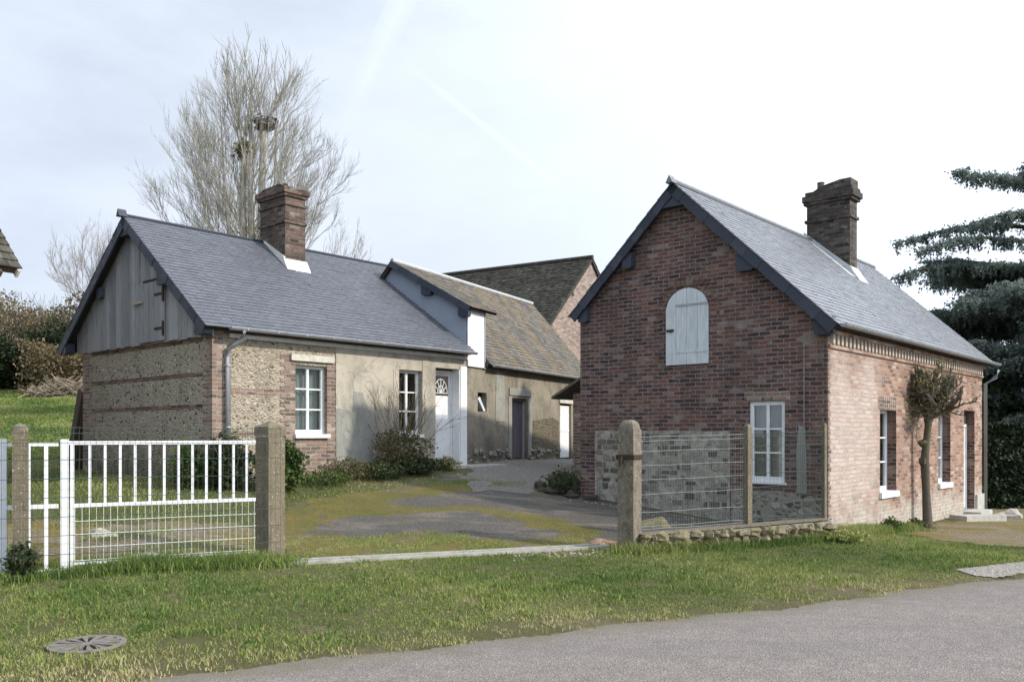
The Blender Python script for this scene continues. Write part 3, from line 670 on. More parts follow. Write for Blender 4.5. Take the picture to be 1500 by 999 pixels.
# windows & doors
make_window(T, 'y', *gwin, .03, 2, 3, silld=.03, sillh=.03, fw=.06)
for wn in wins: make_window(T, 'x', *wn, .16, 2, 3, silld=.05, sillh=.1)
mb = MB(); mb.box(-.008, 0.0, .6, 1.38, 2.15, 2.29); mb.build('lintel', M_quoin, T)
for wn in wins:
    mb = MB(); n = 9
    for k in range(n): x = wn[0] - .06 + k * (wn[1] - wn[0] + .12) / n; mb.box(x, x + .095, -.008, -.001, 2.045, 2.26)
    mb.build('lintel', M_quoin, T)
def door_leaf(parent, ax, a, b, z0, z1, rec, panels=3, at=0.):
    def bx(mb, s0, s1, d0, d1, c0, c1):
        if ax == 'x': mb.box(s0, s1, at + d0, at + d1, c0, c1)
        else: mb.box(at + d0, at + d1, s0, s1, c0, c1)
    f = MB(); bx(f, a, a + .06, rec, rec + .07, z0, z1); bx(f, b - .06, b, rec, rec + .07, z0, z1); bx(f, a + .06, b - .06, rec + .002, rec + .07, z1 - .06, z1)
    d = f.build('door', M_white, parent, bevel=.004)
    l = MB(); bx(l, a + .06, b - .06, rec + .03, rec + .065, z0 + .02, z1 - .06); l.build('door_leaf', M_white, d)
    p = MB(); ph = (z1 - z0) / (panels + .2)
    for k in range(panels): bx(p, a + .15, b - .15, rec + .018, rec + .03, z0 + .12 + k * ph, z0 + .12 + k * ph + ph * .8)
    p.build('door_panel', M_white, d, bevel=.006)
    hd = MB(); c = a + .11
    P = (lambda s, q, z: (s, at + q, z)) if ax == 'x' else (lambda s, q, z: (at + q, s, z))
    hd.tube([P(c, rec + .03, z0 + 1.02), P(c, rec - .03, z0 + 1.02), P(c + .1, rec - .03, z0 + 1.02)], .01, 6); hd.build('handle', M_zinc, d)
    return d
door_leaf(T, 'x', dr[0], dr[1], dr[2], 1.83, .16)
mb = MB(); mb.box(dr[0], dr[1], .17, .2, 1.83, 2.14); mb.build('transom_panel', M_dark, T)
mb = MB(); mb.box(dr[0] - .02, dr[1] + .1, -.35, -.001, -.35, dr[2] - .002); mb.box(dr[0], dr[1], -.001, .2, -.35, dr[2]); mb.build('doorstep', M_paleconc, T)
# arched shutter and its brick arch
def arch(y0, y1, z0, z1, n=14):
    c = (y0 + y1) / 2; r = (y1 - y0) / 2; zc = z1 - r * .95
    return [(y0, z0), (y1, z0)] + [(c + r * math.cos(PI * k / n), zc + r * .95 * math.sin(PI * k / n)) for k in range(n + 1)]
sy0, sy1, sz0, sz1 = 2.02, 2.84, 2.8, 4.11
mb = MB(); bw = (sy1 - sy0) / 4; c = (sy0 + sy1) / 2; r_ = (sy1 - sy0) / 2; zc = sz1 - r_ * .95
for k in range(4):
    a = sy0 + k * bw + .003; b = a + bw - .006
    pt = [(a, sz0), (b, sz0)] + [(yy, zc + .95 * math.sqrt(max(0, r_ ** 2 - (yy - c) ** 2))) for yy in np.linspace(b, a, 6)]
    mb.prism([(-.004, *p) for p in pt], (-.03, 0, 0), r=random.random())
sh = mb.build('shutter', M_whitewood, T)
for z in (3.02, 3.82):
    mb = MB(); mb.box(-.042, -.034, sy0 + .02, sy1 - .2, z - .018, z + .018); mb.build('strap_hinge', M_zinc if z > 3.5 else M_whitewood, sh)
mb = MB(); mb.box(-.05, -.034, sy1 - .16, sy1 - .02, 3.38, 3.42); mb.tube([(-.05, sy1 - .12, 3.4), (-.07, sy1 - .12, 3.36)], .01, 6); mb.build('latch', M_iron, sh)
mb = MB(); n = 21
for k in range(n):
    t = PI * (k + .5) / n * 1.16 - .25; d_ = Vector((0, math.cos(t), math.sin(t))); s_ = Vector((0, -math.sin(t), math.cos(t))) * .031
    a = Vector((-.001, c, zc)) + d_ * (r_ + .015); b = Vector((-.001, c, zc)) + d_ * (r_ + .2)
    mb.prism([a - s_, b - s_ * 1.35, b + s_ * 1.35, a + s_], (-.009, 0, 0))
mb.build('brick_arch', M_reveal, T)
# chimney on the ridge
def chimney(parent, x0, x1, y0, y1, z0, z1, mat, bands, name='chimney'):
    mb = MB(); mb.box(x0, x1, y0, y1, z0, z1 - .0); ch = mb.build(name, mat, parent)
    return ch
ch = chimney(T, 5.85, 6.28, 1.76, 2.72, 4.4, 6.86, M_stackdark, None)
mb = MB(); mb.box(5.81, 6.32, 1.72, 2.76, 6.34, 6.40); mb.box(5.80, 6.33, 1.70, 2.78, 6.74, 6.80); mb.box(5.77, 6.36, 1.66, 2.80, 6.802, 6.93); mb.box(5.80, 6.33, 1.70, 2.74, 6.932, 7.02)
mb.prism([(5.84, 1.74, 7.02), (5.84, 2.6, 7.02), (5.84, 2.4, 7.12), (5.84, 1.98, 7.2), (5.84, 1.74, 7.2)], (.45, 0, 0)); mb.build('chimney_cap', M_stackdark, ch, bevel=.02)
mb = MB(); mb.tube([(6.05, 2.48, 7.0), (6.05, 2.48, 7.22), (6.05, 2.48, 7.26)], [.085, .075, .085], 12); mb.build('chimney_pot', M_terra, ch)
zr = lambda y: eR[1] + (y - eR[0]) * (rR[1] - eR[1]) / (rR[0] - eR[0])
mb = MB(); mb.prism([(5.84, 1.6, zr(1.6) + .02), (5.84, 2.78, zr(2.62) + .02), (5.84, 2.78, zr(2.62) + .22), (5.84, 1.72, zr(1.72) + .16)], (-.03, 0, 0))
mb.prism([(5.5, 1.62, zr(1.62) + .016), (5.5, 2.62, zr(2.62) + .016), (5.5, 2.62, zr(2.62) + .022), (5.5, 1.62, zr(1.62) + .022)], (.32, 0, 0))
mb.build('flashing', M_flash, ch)
mb = MB(); mb.prism([(5.82, 1.52, zr(1.52) + .02), (5.82, 1.755, zr(1.755) + .02), (5.82, 1.755, zr(1.755) + .16)], (.5, 0, 0)); mb.build('apron', M_mortarw, ch)

# ------------------------------------------------------------------ FLINT COTTAGE (left)
T = empty('flint_cottage', (L0[0], L0[1], 0), math.radians(A1))
tag(T, 'low flint and plaster cottage with blue slate roof and grey boarded gable', 'house')
LW = 5.13; LL = 6.16; eR = (-.22, 3.42); rR = (2.75, 5.7); eL = (5.75, 3.4)
lw = [(1.65, 2.36, 1.6, 2.88), (4.15, 4.80, 1.6, 2.93)]; ld = (5.19, 5.93, .97, 3.03)
mb = MB(); wall_open(mb, 'x', LL, 0., 3.4, lw + [(5.19, 5.93, .5, 3.03)], .35); mb.poly([(LL, 0, 0), (LL, LW, 0), (LL, LW, 3.4), (LL, 2.75, 5.5), (LL, 0, 3.4)]); mb.poly([(LL, LW, 0), (0, LW, 0), (0, LW, 3.5), (LL, LW, 3.5)])
mb.build('wall', M_flintlit, T)
mb = MB(); mb.poly([(0, LW, 0), (0, 0, 0), (0, 0, 3.4), (0, LW, 3.4)]); mb.build('gable_wall', M_flint, T)
mb = MB()                                   # brick string courses & jambs of the gable
for z in (2.60, 2.05, 1.42, 3.19):
    mb = MB()
    for w_ in np.arange(.3, 4.7, .22): mb.box(-.006, .0, w_, w_ + .22, z + random.uniform(-.004, .004), z + .065)
    mb.build('string_course', M_reveal, T)
mb = MB()
for i in range(42):
    L_ = .33 if i % 2 else .2; L2 = .30 if (i // 2) % 2 else .42
    mb.box(-.008, 0, .0, L_ * .9, .3 + i * .072, .3 + i * .072 + .072)
    mb.box(-.008, L_ * .95, -.008, 0, .3 + i * .072, .3 + i * .072 + .072)
mb.build('corner_bricks', M_quoin, T)
mb = MB()
for i in range(42):
    L2 = .30 if (i // 2) % 2 else .42; mb.box(-.008, 0, LW - L2, LW, .3 + i * .072, .3 + i * .072 + .072)
mb.build('corner_bricks', M_quoin, T)
for z in (2.30, 1.56, 1.15):
    mb = MB()
    for x in np.arange(.35, 1.3, .22): mb.box(x, x + .22, -.006, 0, z, z + .1)
    mb.build('string_course', M_quoin, T)
mb = MB()
for i in range(34):                          # brick jambs of the first window, down to the ground
    z = .6 + i * .072
    if z < 3.02:
        L_ = .30 if i % 2 else .2
        mb.box(1.65 - L_ - .02, 1.65, -.012, .05, z, z + .072); mb.box(2.36, 2.36 + .18 + (.06 if i % 2 else 0), -.012, .05, z, z + .072)
    if z < 1.48: 
        for x in np.arange(1.66, 2.3, .232): mb.box(x, x + .232, -.010, 0, z, z + .072)
mb.build('brick_jamb', M_quoin, T)
# plaster coat with ragged lower edge
mb = MB()
def plaster(x0, x1, z0, z1, rag=.0):
    pts = [(x0, 0, z1), (x1, 0, z1)]
    n = max(2, int((x1 - x0) / .06))
    for k in range(n + 1):
        x = x1 - (x1 - x0) * k / n; pts.append((x, 0, z0 + (rag * (math.sin(x * 5.1) + .6 * math.sin(x * 13) + .4 * math.sin(x * 29)) if rag else 0)))
    mb.prism(pts[::-1], (0, -.022, 0))
plaster(2.56, 3.9, 1.12, 3.30, .07); plaster(3.9, 4.15, 1.62, 3.30, .05); plaster(4.15, 4.80, 2.932, 3.30); plaster(4.15, 4.80, 1.25, 1.53, .09); plaster(4.80, 5.19, 1.32, 3.30, .07); plaster(5.19, 6.14, 3.032, 3.30)
mb.build('plaster_coat', M_plaster, T)
mb = MB(); mb.prism([(2.565, -.022, .93), (3.45, -.022, .97), (3.5, -.022, 1.5), (3.62, -.022, 1.95), (3.35, -.022, 2.08), (3.2, -.022, 2.42), (2.98, -.022, 2.44), (2.96, -.022, 2.05), (2.57, -.022, 2.1)], (0, -.006, 0)); mb.build('grey_patch', M_mottledgrey, T)  # ragged darker grey area laid over the plaster
mb = MB(); mb.box(.3, 6.15, -.06, -.024, 3.26, 3.33); mb.build('wall_plate', M_mortarw, T)
mb = MB(); mb.box(1.54, 2.50, -.06, .05, 2.95, 3.07); mb.build('lintel', M_sil, T, bevel=.015)
mb = MB(); mb.box(4.0, 4.15, -.03, .0, 1.6, 2.93); mb.box(4.8, 5.05, -.035, -.0225, 1.5, 3.2); mb.build('window_surround', M_plaster, T)
make_window(T, 'x', *lw[0], .1, 2, 3, silld=.08, curtain='full'); make_window(T, 'x', *lw[1], .1, 2, 3, silld=.06, curtain=None)
# front door in its white lined recess
d = door_leaf(T, 'x', 5.19, 5.93, .97, 3.0, .20, 2)
mb = MB(); mb.box(5.32, 5.80, .21, .225, 2.45, 2.88); mb.build('fan_light_panel', M_dark, d)
mb = MB()
for k in range(7):
    t = PI * k / 6; mb.beam((5.56, .202, 2.5), (5.56 + .2 * math.cos(t), .202, 2.5 + .3 * math.sin(t)), .014, .014)
mb.tube([(5.56 + .1 * math.cos(t), .202, 2.5 + .16 * math.sin(t)) for t in np.linspace(0, PI, 9)], .009, 6); mb.tube([(5.56 + .2 * math.cos(t), .202, 2.5 + .31 * math.sin(t)) for t in np.linspace(0, PI, 9)], .009, 6)
mb.build('fan_tracery', M_white, d)
mb = MB(); mb.box(5.905, 5.93, -.03, .19, .97, 3.03); mb.box(5.931, 6.13, -.05, -.001, .93, 3.1); mb.build('door_surround', M_white, T, bevel=.004)
mb = MB(); mb.box(5.0, 6.9, -.55, -.03, .55, .93); mb.build('doorstep', M_paleconc, T, bevel=.015)
# boarded gable
mb = MB(); y = -.10; ye = 5.3
zt = lambda y: (3.42 + (y + .22) * (5.7 - 3.42) / 2.97 if y < 2.75 else 5.7 - (y - 2.75) * (5.7 - 3.4) / 3.0) - .06
rr = random.Random(3)
while y < ye - .02:
    w_ = rr.uniform(.13, .2); b = min(y + w_, ye); zb = 3.27 + rr.uniform(-.012, .012); x_ = -.05 - rr.uniform(0, .012)
    if 1.5 < (y + b) / 2 < 2.5: x_ = -.045
    pts = [(x_, y + .003, zb), (x_, b - .003, zb), (x_, b - .003, max(zt(b), zb + .02))]
    if y < 2.75 < b: pts.append((x_, 2.75, zt(2.75)))
    pts.append((x_, y + .003, max(zt(y), zb + .02))); mb.prism(pts, (.03, 0, 0), rr.random()); y = b
gb = mb.build('gable_boards', M_greyplank, T)
mb = MB(); y = 1.5
while y < 2.48: mb.box(-.085, -.062, y + .003, y + .19, 3.3, 4.40, rr.random()); y += .196
hd = mb.build('loft_door', M_greyplank, T)
for z in (3.5, 4.12): 
    mb = MB(); mb.box(-.096, -.086, 1.52, 1.86, z, z + .045); mb.box(-.105, -.086, 1.50, 1.56, z - .12, z + .14); mb.build('strap_hinge', M_iron, hd)
mb = MB(); mb.box(-.12, -.086, 2.3, 2.68, 4.03, 4.08); mb.build('latch_bar', m_plain('pale_batten', (.34, .31, .24), .8), hd)
mb = MB(); mb.box(-.1, -.064, 1.45, 2.3, 4.41, 4.44); mb.build('door_head', M_dark, T)
# roof
rf = MB(); deck(rf, -.22, 6.16, eR, rR); deck(rf, -.22, 6.16, eL, rR); roof = rf.build('roof', M_dark, T)
slates('slate_slope', -.27, 6.2, (eR[0] - .05, eR[1] - .03), rR, M_slate, roof, row=.11, wid=.2); slates('slate_slope', -.27, 6.2, (eL[0] + .05, eL[1] - .03), rR, M_slate, roof, row=.3, wid=.4)
mb = MB(); mb.tube([(-.27, 2.75, 5.72), (6.2, 2.75, 5.72)], .03, 8); mb.prism([(-.36, 2.68, 5.68), (-.36, 2.75, 5.82), (-.36, 2.82, 5.68)], (.16, 0, 0)); mb.build('ridge_cap', M_bargeslate, roof)
barge(T, -.225, eR, rR, .16); barge(T, -.225, eL, rR, .16)
for (e, t) in ((eR, .04), (eR, .5), (eL, .05), (eL, .52)):
    y, z = on(e, rR, t); purlin_end(T, -.06, y + (.12 if e is eR else -.12), z - (.12 if t < .1 else .18), 1, .28 if e is eR else .16, .2, .19 if t < .1 else (.16 if e is eR else .1))
mb = MB(); mb.prism([(-.06, 2.5, 5.34), (-.06, 3.0, 5.34), (-.06, 3.0, 5.47), (-.06, 2.75, 5.66), (-.06, 2.5, 5.47)], (-.18, 0, 0)); mb.build('purlin_end', M_bargeslate, T)
mb = MB(); mb.box(-.2, 6.16, -.14, -.06, 3.36, 3.44); mb.build('fascia', M_dark, T)
gutter(T, .15, 6.16, eR[0] - .09, eR[1] - .02, .05)
mb = MB(); mb.tube([(.42, -.31, 3.36), (.42, -.31, 3.25), (.32, -.2, 3.14), (.25, -.09, 3.06), (.25, -.08, 2.9), (.25, -.08, .75)], .045, 10)
for z in (2.75, 1.7): mb.tube([(.25, -.08, z), (.25, -.08, z + .03)], .052, 10)
mb.build('downpipe', M_zinc, T, smooth=True)
# chimney
ch = chimney(T, 2.78, 3.28, 1.98, 2.92, 4.7, 6.68, M_stack, None)
mb = MB()
for z in (6.02, 6.40): mb.box(2.75, 3.31, 1.95, 2.95, z, z + .045)
mb.box(2.74, 3.32, 1.94, 2.96, 6.58, 6.64); mb.box(2.71, 3.35, 1.91, 2.99, 6.642, 6.76); mb.prism([(2.75, 1.95, 6.76), (2.75, 2.95, 6.76), (2.75, 2.75, 6.83), (2.75, 2.15, 6.85)], (.56, 0, 0)); mb.build('chimney_cap', M_stack, ch, bevel=.02)
mb = MB(); mb.tube([(3.0, 2.3, 6.8), (3.0, 2.3, 6.92)], .06, 8); mb.build('chimney_pot', M_dark, ch)
zr = lambda y: eR[1] + (y - eR[0]) * (rR[1] - eR[1]) / (rR[0] - eR[0])
mb = MB(); mb.prism([(2.775, 1.9, zr(1.9) + .02), (2.775, 2.75, zr(2.75) + .02), (2.775, 2.75, zr(2.75) + .05), (2.775, 1.98, zr(1.98) + .2)], (-.03, 0, 0)); mb.prism([(2.74, 1.82, zr(1.82) + .018), (2.74, 1.975, zr(1.975) + .02), (2.74, 1.975, zr(1.975) + .16)], (.58, 0, 0)); mb.build('flashing', M_mortarw, ch)

# ------------------------------------------------------------------ BARN (behind, joined to the cottage)
T = empty('old_barn', (B0[0], B0[1], 0), math.radians(A2))
tag(T, 'plastered barn with mossy slate roof and purple plank door beyond the cottage', 'barn')
rg = (1.94, 5.62); e1 = (-.18, 4.42); e2 = (-.14, 3.22); BL = 7.2
mb = MB(); wall_open(mb, 'x', BL, 0, 3.32, [(.52, .94, 2.12, 2.56), (2.23, 3.10, .98, 2.5), (5.12, 5.88, .9, 2.46)], .2)
mb.poly([(BL, 0, 0), (BL, 3.9, 0), (BL, 3.9, 3.3), (BL, 1.94, 5.5), (BL, 0, 3.4)]); mb.poly([(BL, 3.9, 0), (0, 3.9, 0), (0, 3.9, 3.4), (BL, 3.9, 3.4)]); mb.build('wall', M_barnwall, T)
mb = MB(); mb.prism([(-.01, 0, 2.6), (-.01, 3.9, 2.6), (-.01, 3.9, 3.4), (-.01, 1.94, 5.52), (-.01, 0, 4.42)], (.06, 0, 0)); mb.build('slate_cheek', M_lead, T)
mb = MB()
for k in range(4): mb.box(.0 + k * .185, .0 + k * .185 + .181, -.05, -.02, 3.12, 4.42)
mb.build('white_boards', M_white, T)
mb = MB(); mb.prism([(.78, -.03, 3.1), (.78, -.03, 4.40), (.78, 1.6, 5.3), (.78, 1.6, 5.0)], (.05, 0, 0)); mb.box(.745, .79, -.06, -.02, 3.1, 4.4); mb.build('dormer_cheek', M_zinc, T)
rf = MB(); deck(rf, -.12, 1.12, e1, rg, .06); deck(rf, .8, BL + .12, e2, rg, .06); deck(rf, -.12, BL + .12, (4.0, 3.2), rg, .06); roof = rf.build('roof', M_dark, T)
slates('slate_slope', -.15, 1.18, (e1[0] - .05, e1[1] - .02), rg, M_mossroof, roof, row=.12, wid=.2)
slates('slate_slope', .84, BL + .15, (e2[0] - .04, e2[1] - .03), rg, M_mossroof, roof, row=.115, wid=.2, jit=1.6); slates('slate_slope', -.15, BL + .15, (4.0, 3.2), rg, M_mossroof, roof, row=.3, wid=.4)
mb = MB(); mb.tube([(-.1, 1.94, 5.64), (BL + .15, 1.94, 5.64)], .05, 8); mb.build('ridge_cap', M_flash, roof)
barge(T, -.125, e1, rg, .12)
for t in (.04, .5):
    y, z = on(e1, rg, t); purlin_end(T, -.01, y + .1, z - .14, 1, .26, .2, .13)
gutter(T, .9, BL + .1, e2[0] - .08, e2[1] - .02, .045, M_zinc)
mb = MB(); mb.box(.76, BL, -.1, -.001, 3.16, 3.26); mb.build('fascia', M_dark, T)
mb = MB(); k = 0
for y in np.arange(2.26, 3.07, .165): mb.box(y, min(y + .16, 3.08), .14, .17, 1.0, 2.48, random.random())
dd = mb.build('plank_door', M_purpleplank, T)
mb = MB(); mb.box(2.23, 2.27, .1, .139, .98, 2.5); mb.box(3.06, 3.10, .1, .139, .98, 2.5); mb.box(2.27, 3.06, .1, .139, 2.44, 2.5); mb.build('frame', M_greyplank, dd)
mb = MB(); mb.box(2.05, 3.3, -.03, 0.1, 2.56, 2.74); mb.build('lintel', M_mottledgrey, T, bevel=.01)
mb = MB(); mb.prism([(2.03, 0, 1.0), (2.2, 0, 1.0), (2.2, 0, 2.54), (2.03, 0, 2.54)], (0, -.015, 0)); mb.build('grey_patch', M_mottledgrey, T); mb = MB(); mb.prism([(3.12, 0, 1.0), (3.3, 0, 1.0), (3.3, 0, 2.54), (3.12, 0, 2.54)], (0, -.015, 0)); mb.build('grey_patch', M_mottledgrey, T); mb = MB(); mb.prism([(1.35, 0, 1.9), (1.85, 0, 1.9), (1.8, 0, 3.1), (1.4, 0, 3.12)], (0, -.012, 0)); mb.build('grey_patch', M_mottledgrey, T)
mb = MB(); mb.box(5.12, 5.88, .06, .1, .95, 2.4); mb.box(5.12, 5.88, .05, .059, 1.68, 1.72); mb.build('white_door', M_white, T)
mb = MB(); mb.box(5.05, 6.0, -.04, .06, 2.46, 2.62); mb.build('lintel', M_sil, T)
mb = MB(); mb.box(.52, .94, .14, .16, 2.12, 2.56); nd = mb.build('hatch', M_dark, T)
mb = MB(); mb.prism([(.56, .02, 2.42), (.66, .02, 2.46), (.92, .02, 2.14), (.84, .02, 2.13)], (0, .03, 0)); mb.build('hatch_shutter', M_whitewood, nd)
rr = random.Random(5)
def rock(mb, c, rad, seed, flat=.75, n=(7, 5)):
    rg_ = random.Random(seed); c = Vector(c); nu, nv = n; rows = []
    off = [rg_.uniform(0, 9) for _ in range(3)]
    for j in range(nv + 1):
        ph = PI * j / nv; row = []
        for i in range(nu):
            th = 2 * PI * i / nu; d_ = Vector((math.cos(th) * math.sin(ph), math.sin(th) * math.sin(ph), math.cos(ph)))
            k = 1 + .22 * math.sin(d_.x * 4 + off[0]) + .18 * math.sin(d_.y * 5 + off[1]) + .15 * math.sin(d_.z * 5 + off[2])
            row.append(c + Vector((d_.x * rad[0], d_.y * rad[1], d_.z * rad[2])) * k)
        rows.append(row)
    for j in range(nv):
        for i in range(nu):
            i2 = (i + 1) % nu
            if j == 0: mb.poly([rows[0][0], rows[1][i], rows[1][i2]], .5)
            elif j == nv - 1: mb.poly([rows[j][i], rows[nv][0], rows[j][i2]], .5)
            else: mb.poly([rows[j][i], rows[j + 1][i], rows[j + 1][i2], rows[j][i2]], .5)
mb = MB()
for k in range(46):
    s_ = rr.uniform(.02, 2.1) if k < 26 else rr.uniform(3.2, 5.0); rock(mb, (s_, -.01, rr.uniform(.85, 1.22)), (rr.uniform(.05, .11), .05, rr.uniform(.04, .075)), k)
mb.build('stone_footing', M_rubble, T)
mb = MB(); mb.prism([(3.35, 0, .9), (5.0, 0, .9), (5.0, 0, 1.95), (4.6, 0, 2.05), (3.4, 0, 1.95)], (0, -.012, 0)); mb.build('stone_patch', m_flint('brown_masonry', [(.0, (.05, .045, .035)), (.5, (.12, .10, .07)), (1., (.2, .17, .12))], (.17, .145, .10), 13.), T)

# small brick outhouse between barn and brick house
T = empty('outhouse', (1.42, 20.0, .0), math.radians(A1))
tag(T, 'narrow red brick lean-to squeezed between the barn and the brick house', 'outhouse')
mb = MB(); mb.box(0, 1.4, -.6, 0, .3, 2.55); mb.build('wall', M_quoin, T)
mb = MB(); mb.prism([(-.25, .45, 2.42), (-.25, -.7, 3.0), (-.25, -.7, 3.06), (-.25, .45, 2.48)], (1.8, 0, 0)); mb.build('roof', M_mossroof, T)

# ------------------------------------------------------------------ FARM BUILDING behind
ar = math.atan2(-.526, .85)           # ridge direction seen from the gable looks away to the left: local x towards the gable
T = empty('stone_barn', (2.92, 32.0, 0), ar)
tag(T, 'tall farm building with dark tiled roof and pinkish brick gable at the back', 'barn')
hw = 4.4; zt_ = 8.15; ze = zt_ - hw * .865
mb = MB(); mb.poly([(0, -hw + .2, .5), (0, hw, .5), (0, hw, ze), (0, 0, zt_ - .1), (0, -hw + .2, ze + .06)]); mb.poly([(-9, hw, .5), (-9, -hw + .2, .5), (-9, -hw + .2, ze), (-9, 0, zt_ - .1), (-9, hw, ze)])
mb.poly([(-9, -hw + .2, .5), (0, -hw + .2, .5), (0, -hw + .2, ze + .06), (-9, -hw + .2, ze + .06)]); mb.poly([(0, hw, .5), (-9, hw, .5), (-9, hw, ze), (0, hw, ze)]); mb.build('wall', M_barnend, T)
rf = MB(); deck(rf, -9.2, .08, (-hw, ze), (0, zt_), .1); deck(rf, -9.2, .08, (hw + .2, ze - .1), (0, zt_), .1); roof = rf.build('roof', M_dark, T)
slates('tiled_slope', -9.25, .1, (-hw - .05, ze - .03), (0, zt_), M_darktile, roof, row=.16, wid=.2, th=.015, jit=3); slates('tiled_slope', -9.25, .1, (hw + .25, ze - .12), (0, zt_), M_darktile, roof, row=.4, wid=.5, th=.015)
mb = MB(); mb.tube([(-9.2, 0, zt_ + .03), (.1, 0, zt_ + .03)], .08, 8); mb.build('ridge_cap', M_darktile, roof)
mb = MB(); mb.prism([(.0, -1.5, 6.55), (.0, -1.35, 6.55), (.0, -1.35, 6.68), (.0, -1.5, 6.68)], (.012, 0, 0)); mb.build('vent', M_dark, T)

# neighbour's roof at the left edge of the view
K = np.array([-8.02, 14.0]); rdir = np.array([-.82, .572]); edir = np.array([-.572, -.82])
T = empty('neighbour_house', (K[0], K[1], 0), math.atan2(edir[1], edir[0]))    # local x = towards camera-left, local y = ?
tag(T, 'corner of a brown tiled roof with overhanging eave at the left edge', 'house')
# local y axis = rotate(edir, 90) = (.82,-.572) -> eave side is +y, ridge at negative y
rf = MB(); deck(rf, 0, 5.5, (0, 4.3), (-2.8, 7.1), .12); deck(rf, 0, 5.5, (-5.6, 4.3), (-2.8, 7.1), .12); roof = rf.build('roof', M_boards_brown, T)
slates('tiled_slope', -.03, 5.5, (.03, 4.28), (-2.8, 7.1), M_darktile, roof, row=.2, wid=.2, th=.015); slates('tiled_slope', -.03, 5.5, (-5.63, 4.28), (-2.8, 7.1), M_darktile, roof, row=.4, wid=.4, th=.015)
mb = MB(); mb.box(.5, 5.3, -.6, -.5, .3, 4.1); mb.box(.5, 5.3, -5.1, -5.0, .3, 4.1); mb.prism([(.5, -.6, .3), (.5, -5.0, .3), (.5, -5.0, 4.6), (.5, -2.8, 6.8), (.5, -.6, 4.6)], (.1, 0, 0)); mb.prism([(5.2, -.6, .3), (5.2, -5.0, .3), (5.2, -5.0, 4.6), (5.2, -2.8, 6.8), (5.2, -.6, 4.6)], (.1, 0, 0)); mb.build('wall', M_flintlit, T)
mb = MB(); mb.beam((.02, .0, 4.2), (.02, -2.8, 7.0), .04, .14); mb.build('barge_board', M_sil, T)
for k in range(8):
    mb = MB(); mb.beam((.3 + k * .65, .0, 4.16), (.3 + k * .65, -.6, 4.76), .07, .1); mb.build('rafter_end', M_boards_brown, T)

# ------------------------------------------------------------------ posts
def post(px_, py, z0, hgt, w, kind, name, label, grp=None, rot=.5, mat=M_conc):
    T = empty(name, (px_, py, z0), rot); tag(T, label, 'post', grp); hw = w / 2
    mb = MB(); n = 14
    if kind == 'pyramid':
        mb.box(-hw, hw, -hw, hw, -.4, hgt - .2); mb.build('shaft', mat, T, bevel=.02)
        mb = MB(); mb.box(-hw - .01, hw + .01, -hw - .01, hw + .01, hgt - .19, hgt - .08)
        a = hw + .01; z = hgt - .08
        for p, q in (((-a, -a), (a, -a)), ((a, -a), (a, a)), ((a, a), (-a, a)), ((-a, a), (-a, -a))): mb.poly([(*p, z), (*q, z), (0, 0, hgt)])
        mb.build('cap', mat, T, bevel=.008)
    else:
        mb.box(-hw, hw, -hw, hw, -.4, hgt - w * .55)
        mb.build('shaft', mat, T, bevel=w * .12)
        mb = MB(); rows = 6; prev = None
        for j in range(rows + 1):
            t = PI / 2 * j / rows; k = hw * math.cos(t) ** .6 if j < rows else .001; z = hgt - w * .55 + w * .55 * math.sin(t)
            ring = []
            for i in range(16):
                a = 2 * PI * i / 16; c_, s_ = math.cos(a), math.sin(a); m_ = max(abs(c_), abs(s_)); sq = (1 / m_) * (1 - j / rows) + j / rows; sq = min(sq, 1.25)
                ring.append((c_ * k * sq, s_ * k * sq, z))
            if prev:
                for i in range(16): mb.poly([prev[i], prev[(i + 1) % 16], ring[(i + 1) % 16], ring[i]], .5)
            prev = ring
        mb.build('cap', mat, T, smooth=True)
    return T
post(-2.98, 10.6, .08, 1.69, .25, 'pyramid', 'gate_post', 'square concrete gate post with pyramid cap beside the white gate', rot=.95)
P2 = post(1.62, 11.85, -.02, 1.82, .24, 'dome', 'gate_post', 'lichen-covered dome-topped concrete gate post with rusty hinge iron', rot=.95, mat=M_conc2)
mb = MB(); mb.box(-.14, .14, -.14, .14, 1.28, 1.34); mb.box(-.2, -.14, .02, .06, 1.22, 1.32); mb.tube([(-.19, .04, 1.18), (-.19, .04, 1.3)], .022, 8); mb.box(.14, .22, -.06, -.02, 1.30, 1.35); mb.build('hinge_iron', M_iron, P2)
post(-5.2, 9.1, .05, 1.66, .15, 'dome', 'fence_post', 'slim round-topped concrete post overlapping the white railing at the left', 'slim concrete fence posts', rot=.5)
post(3.45, 12.6, -.1, 1.85, .095, 'dome', 'fence_post', 'thin round-topped concrete post in the middle of the right wire fence', 'slim concrete fence posts', rot=.6)
post(4.74, 13.06, -.05, 1.82, .06, 'dome', 'fence_post', 'thin pale post against the corner of the brick house', 'slim concrete fence posts', rot=.6)

# ------------------------------------------------------------------ white gate + railing
GA = np.array([-4.93, 9.50]); GBp = np.array([-3.12, 10.46]); gd = (GBp - GA); GLn = float(np.linalg.norm(gd)); gang = math.atan2(gd[1], gd[0])
T = empty('gate', (GA[0], GA[1], 0), gang); tag(T, 'white tubular gate with wire mesh in its lower half', 'gate')
mb = MB()
mb.box(0, GLn, -.022, .022, 1.485, 1.525); mb.box(0.06, GLn, -.02, .02, .79, .83)
mb.build('rail', M_gatewhite, T)
mb = MB(); mb.box(-.05, .03, -.04, .04, .06, 1.545); mb.box(.045, .085, -.025, .025, .1, 1.50); mb.build('gate_stile', M_gatewhite, T, bevel=.004)
for k in range(12):
    x = .085 + .155 * (k + 1); mb = MB(); mb.box(x - .014, x + .014, -.012, .012, .81, 1.50)
    if x < GLn: mb.build('bar', M_gatewhite, T)
mb = MB(); x = .09
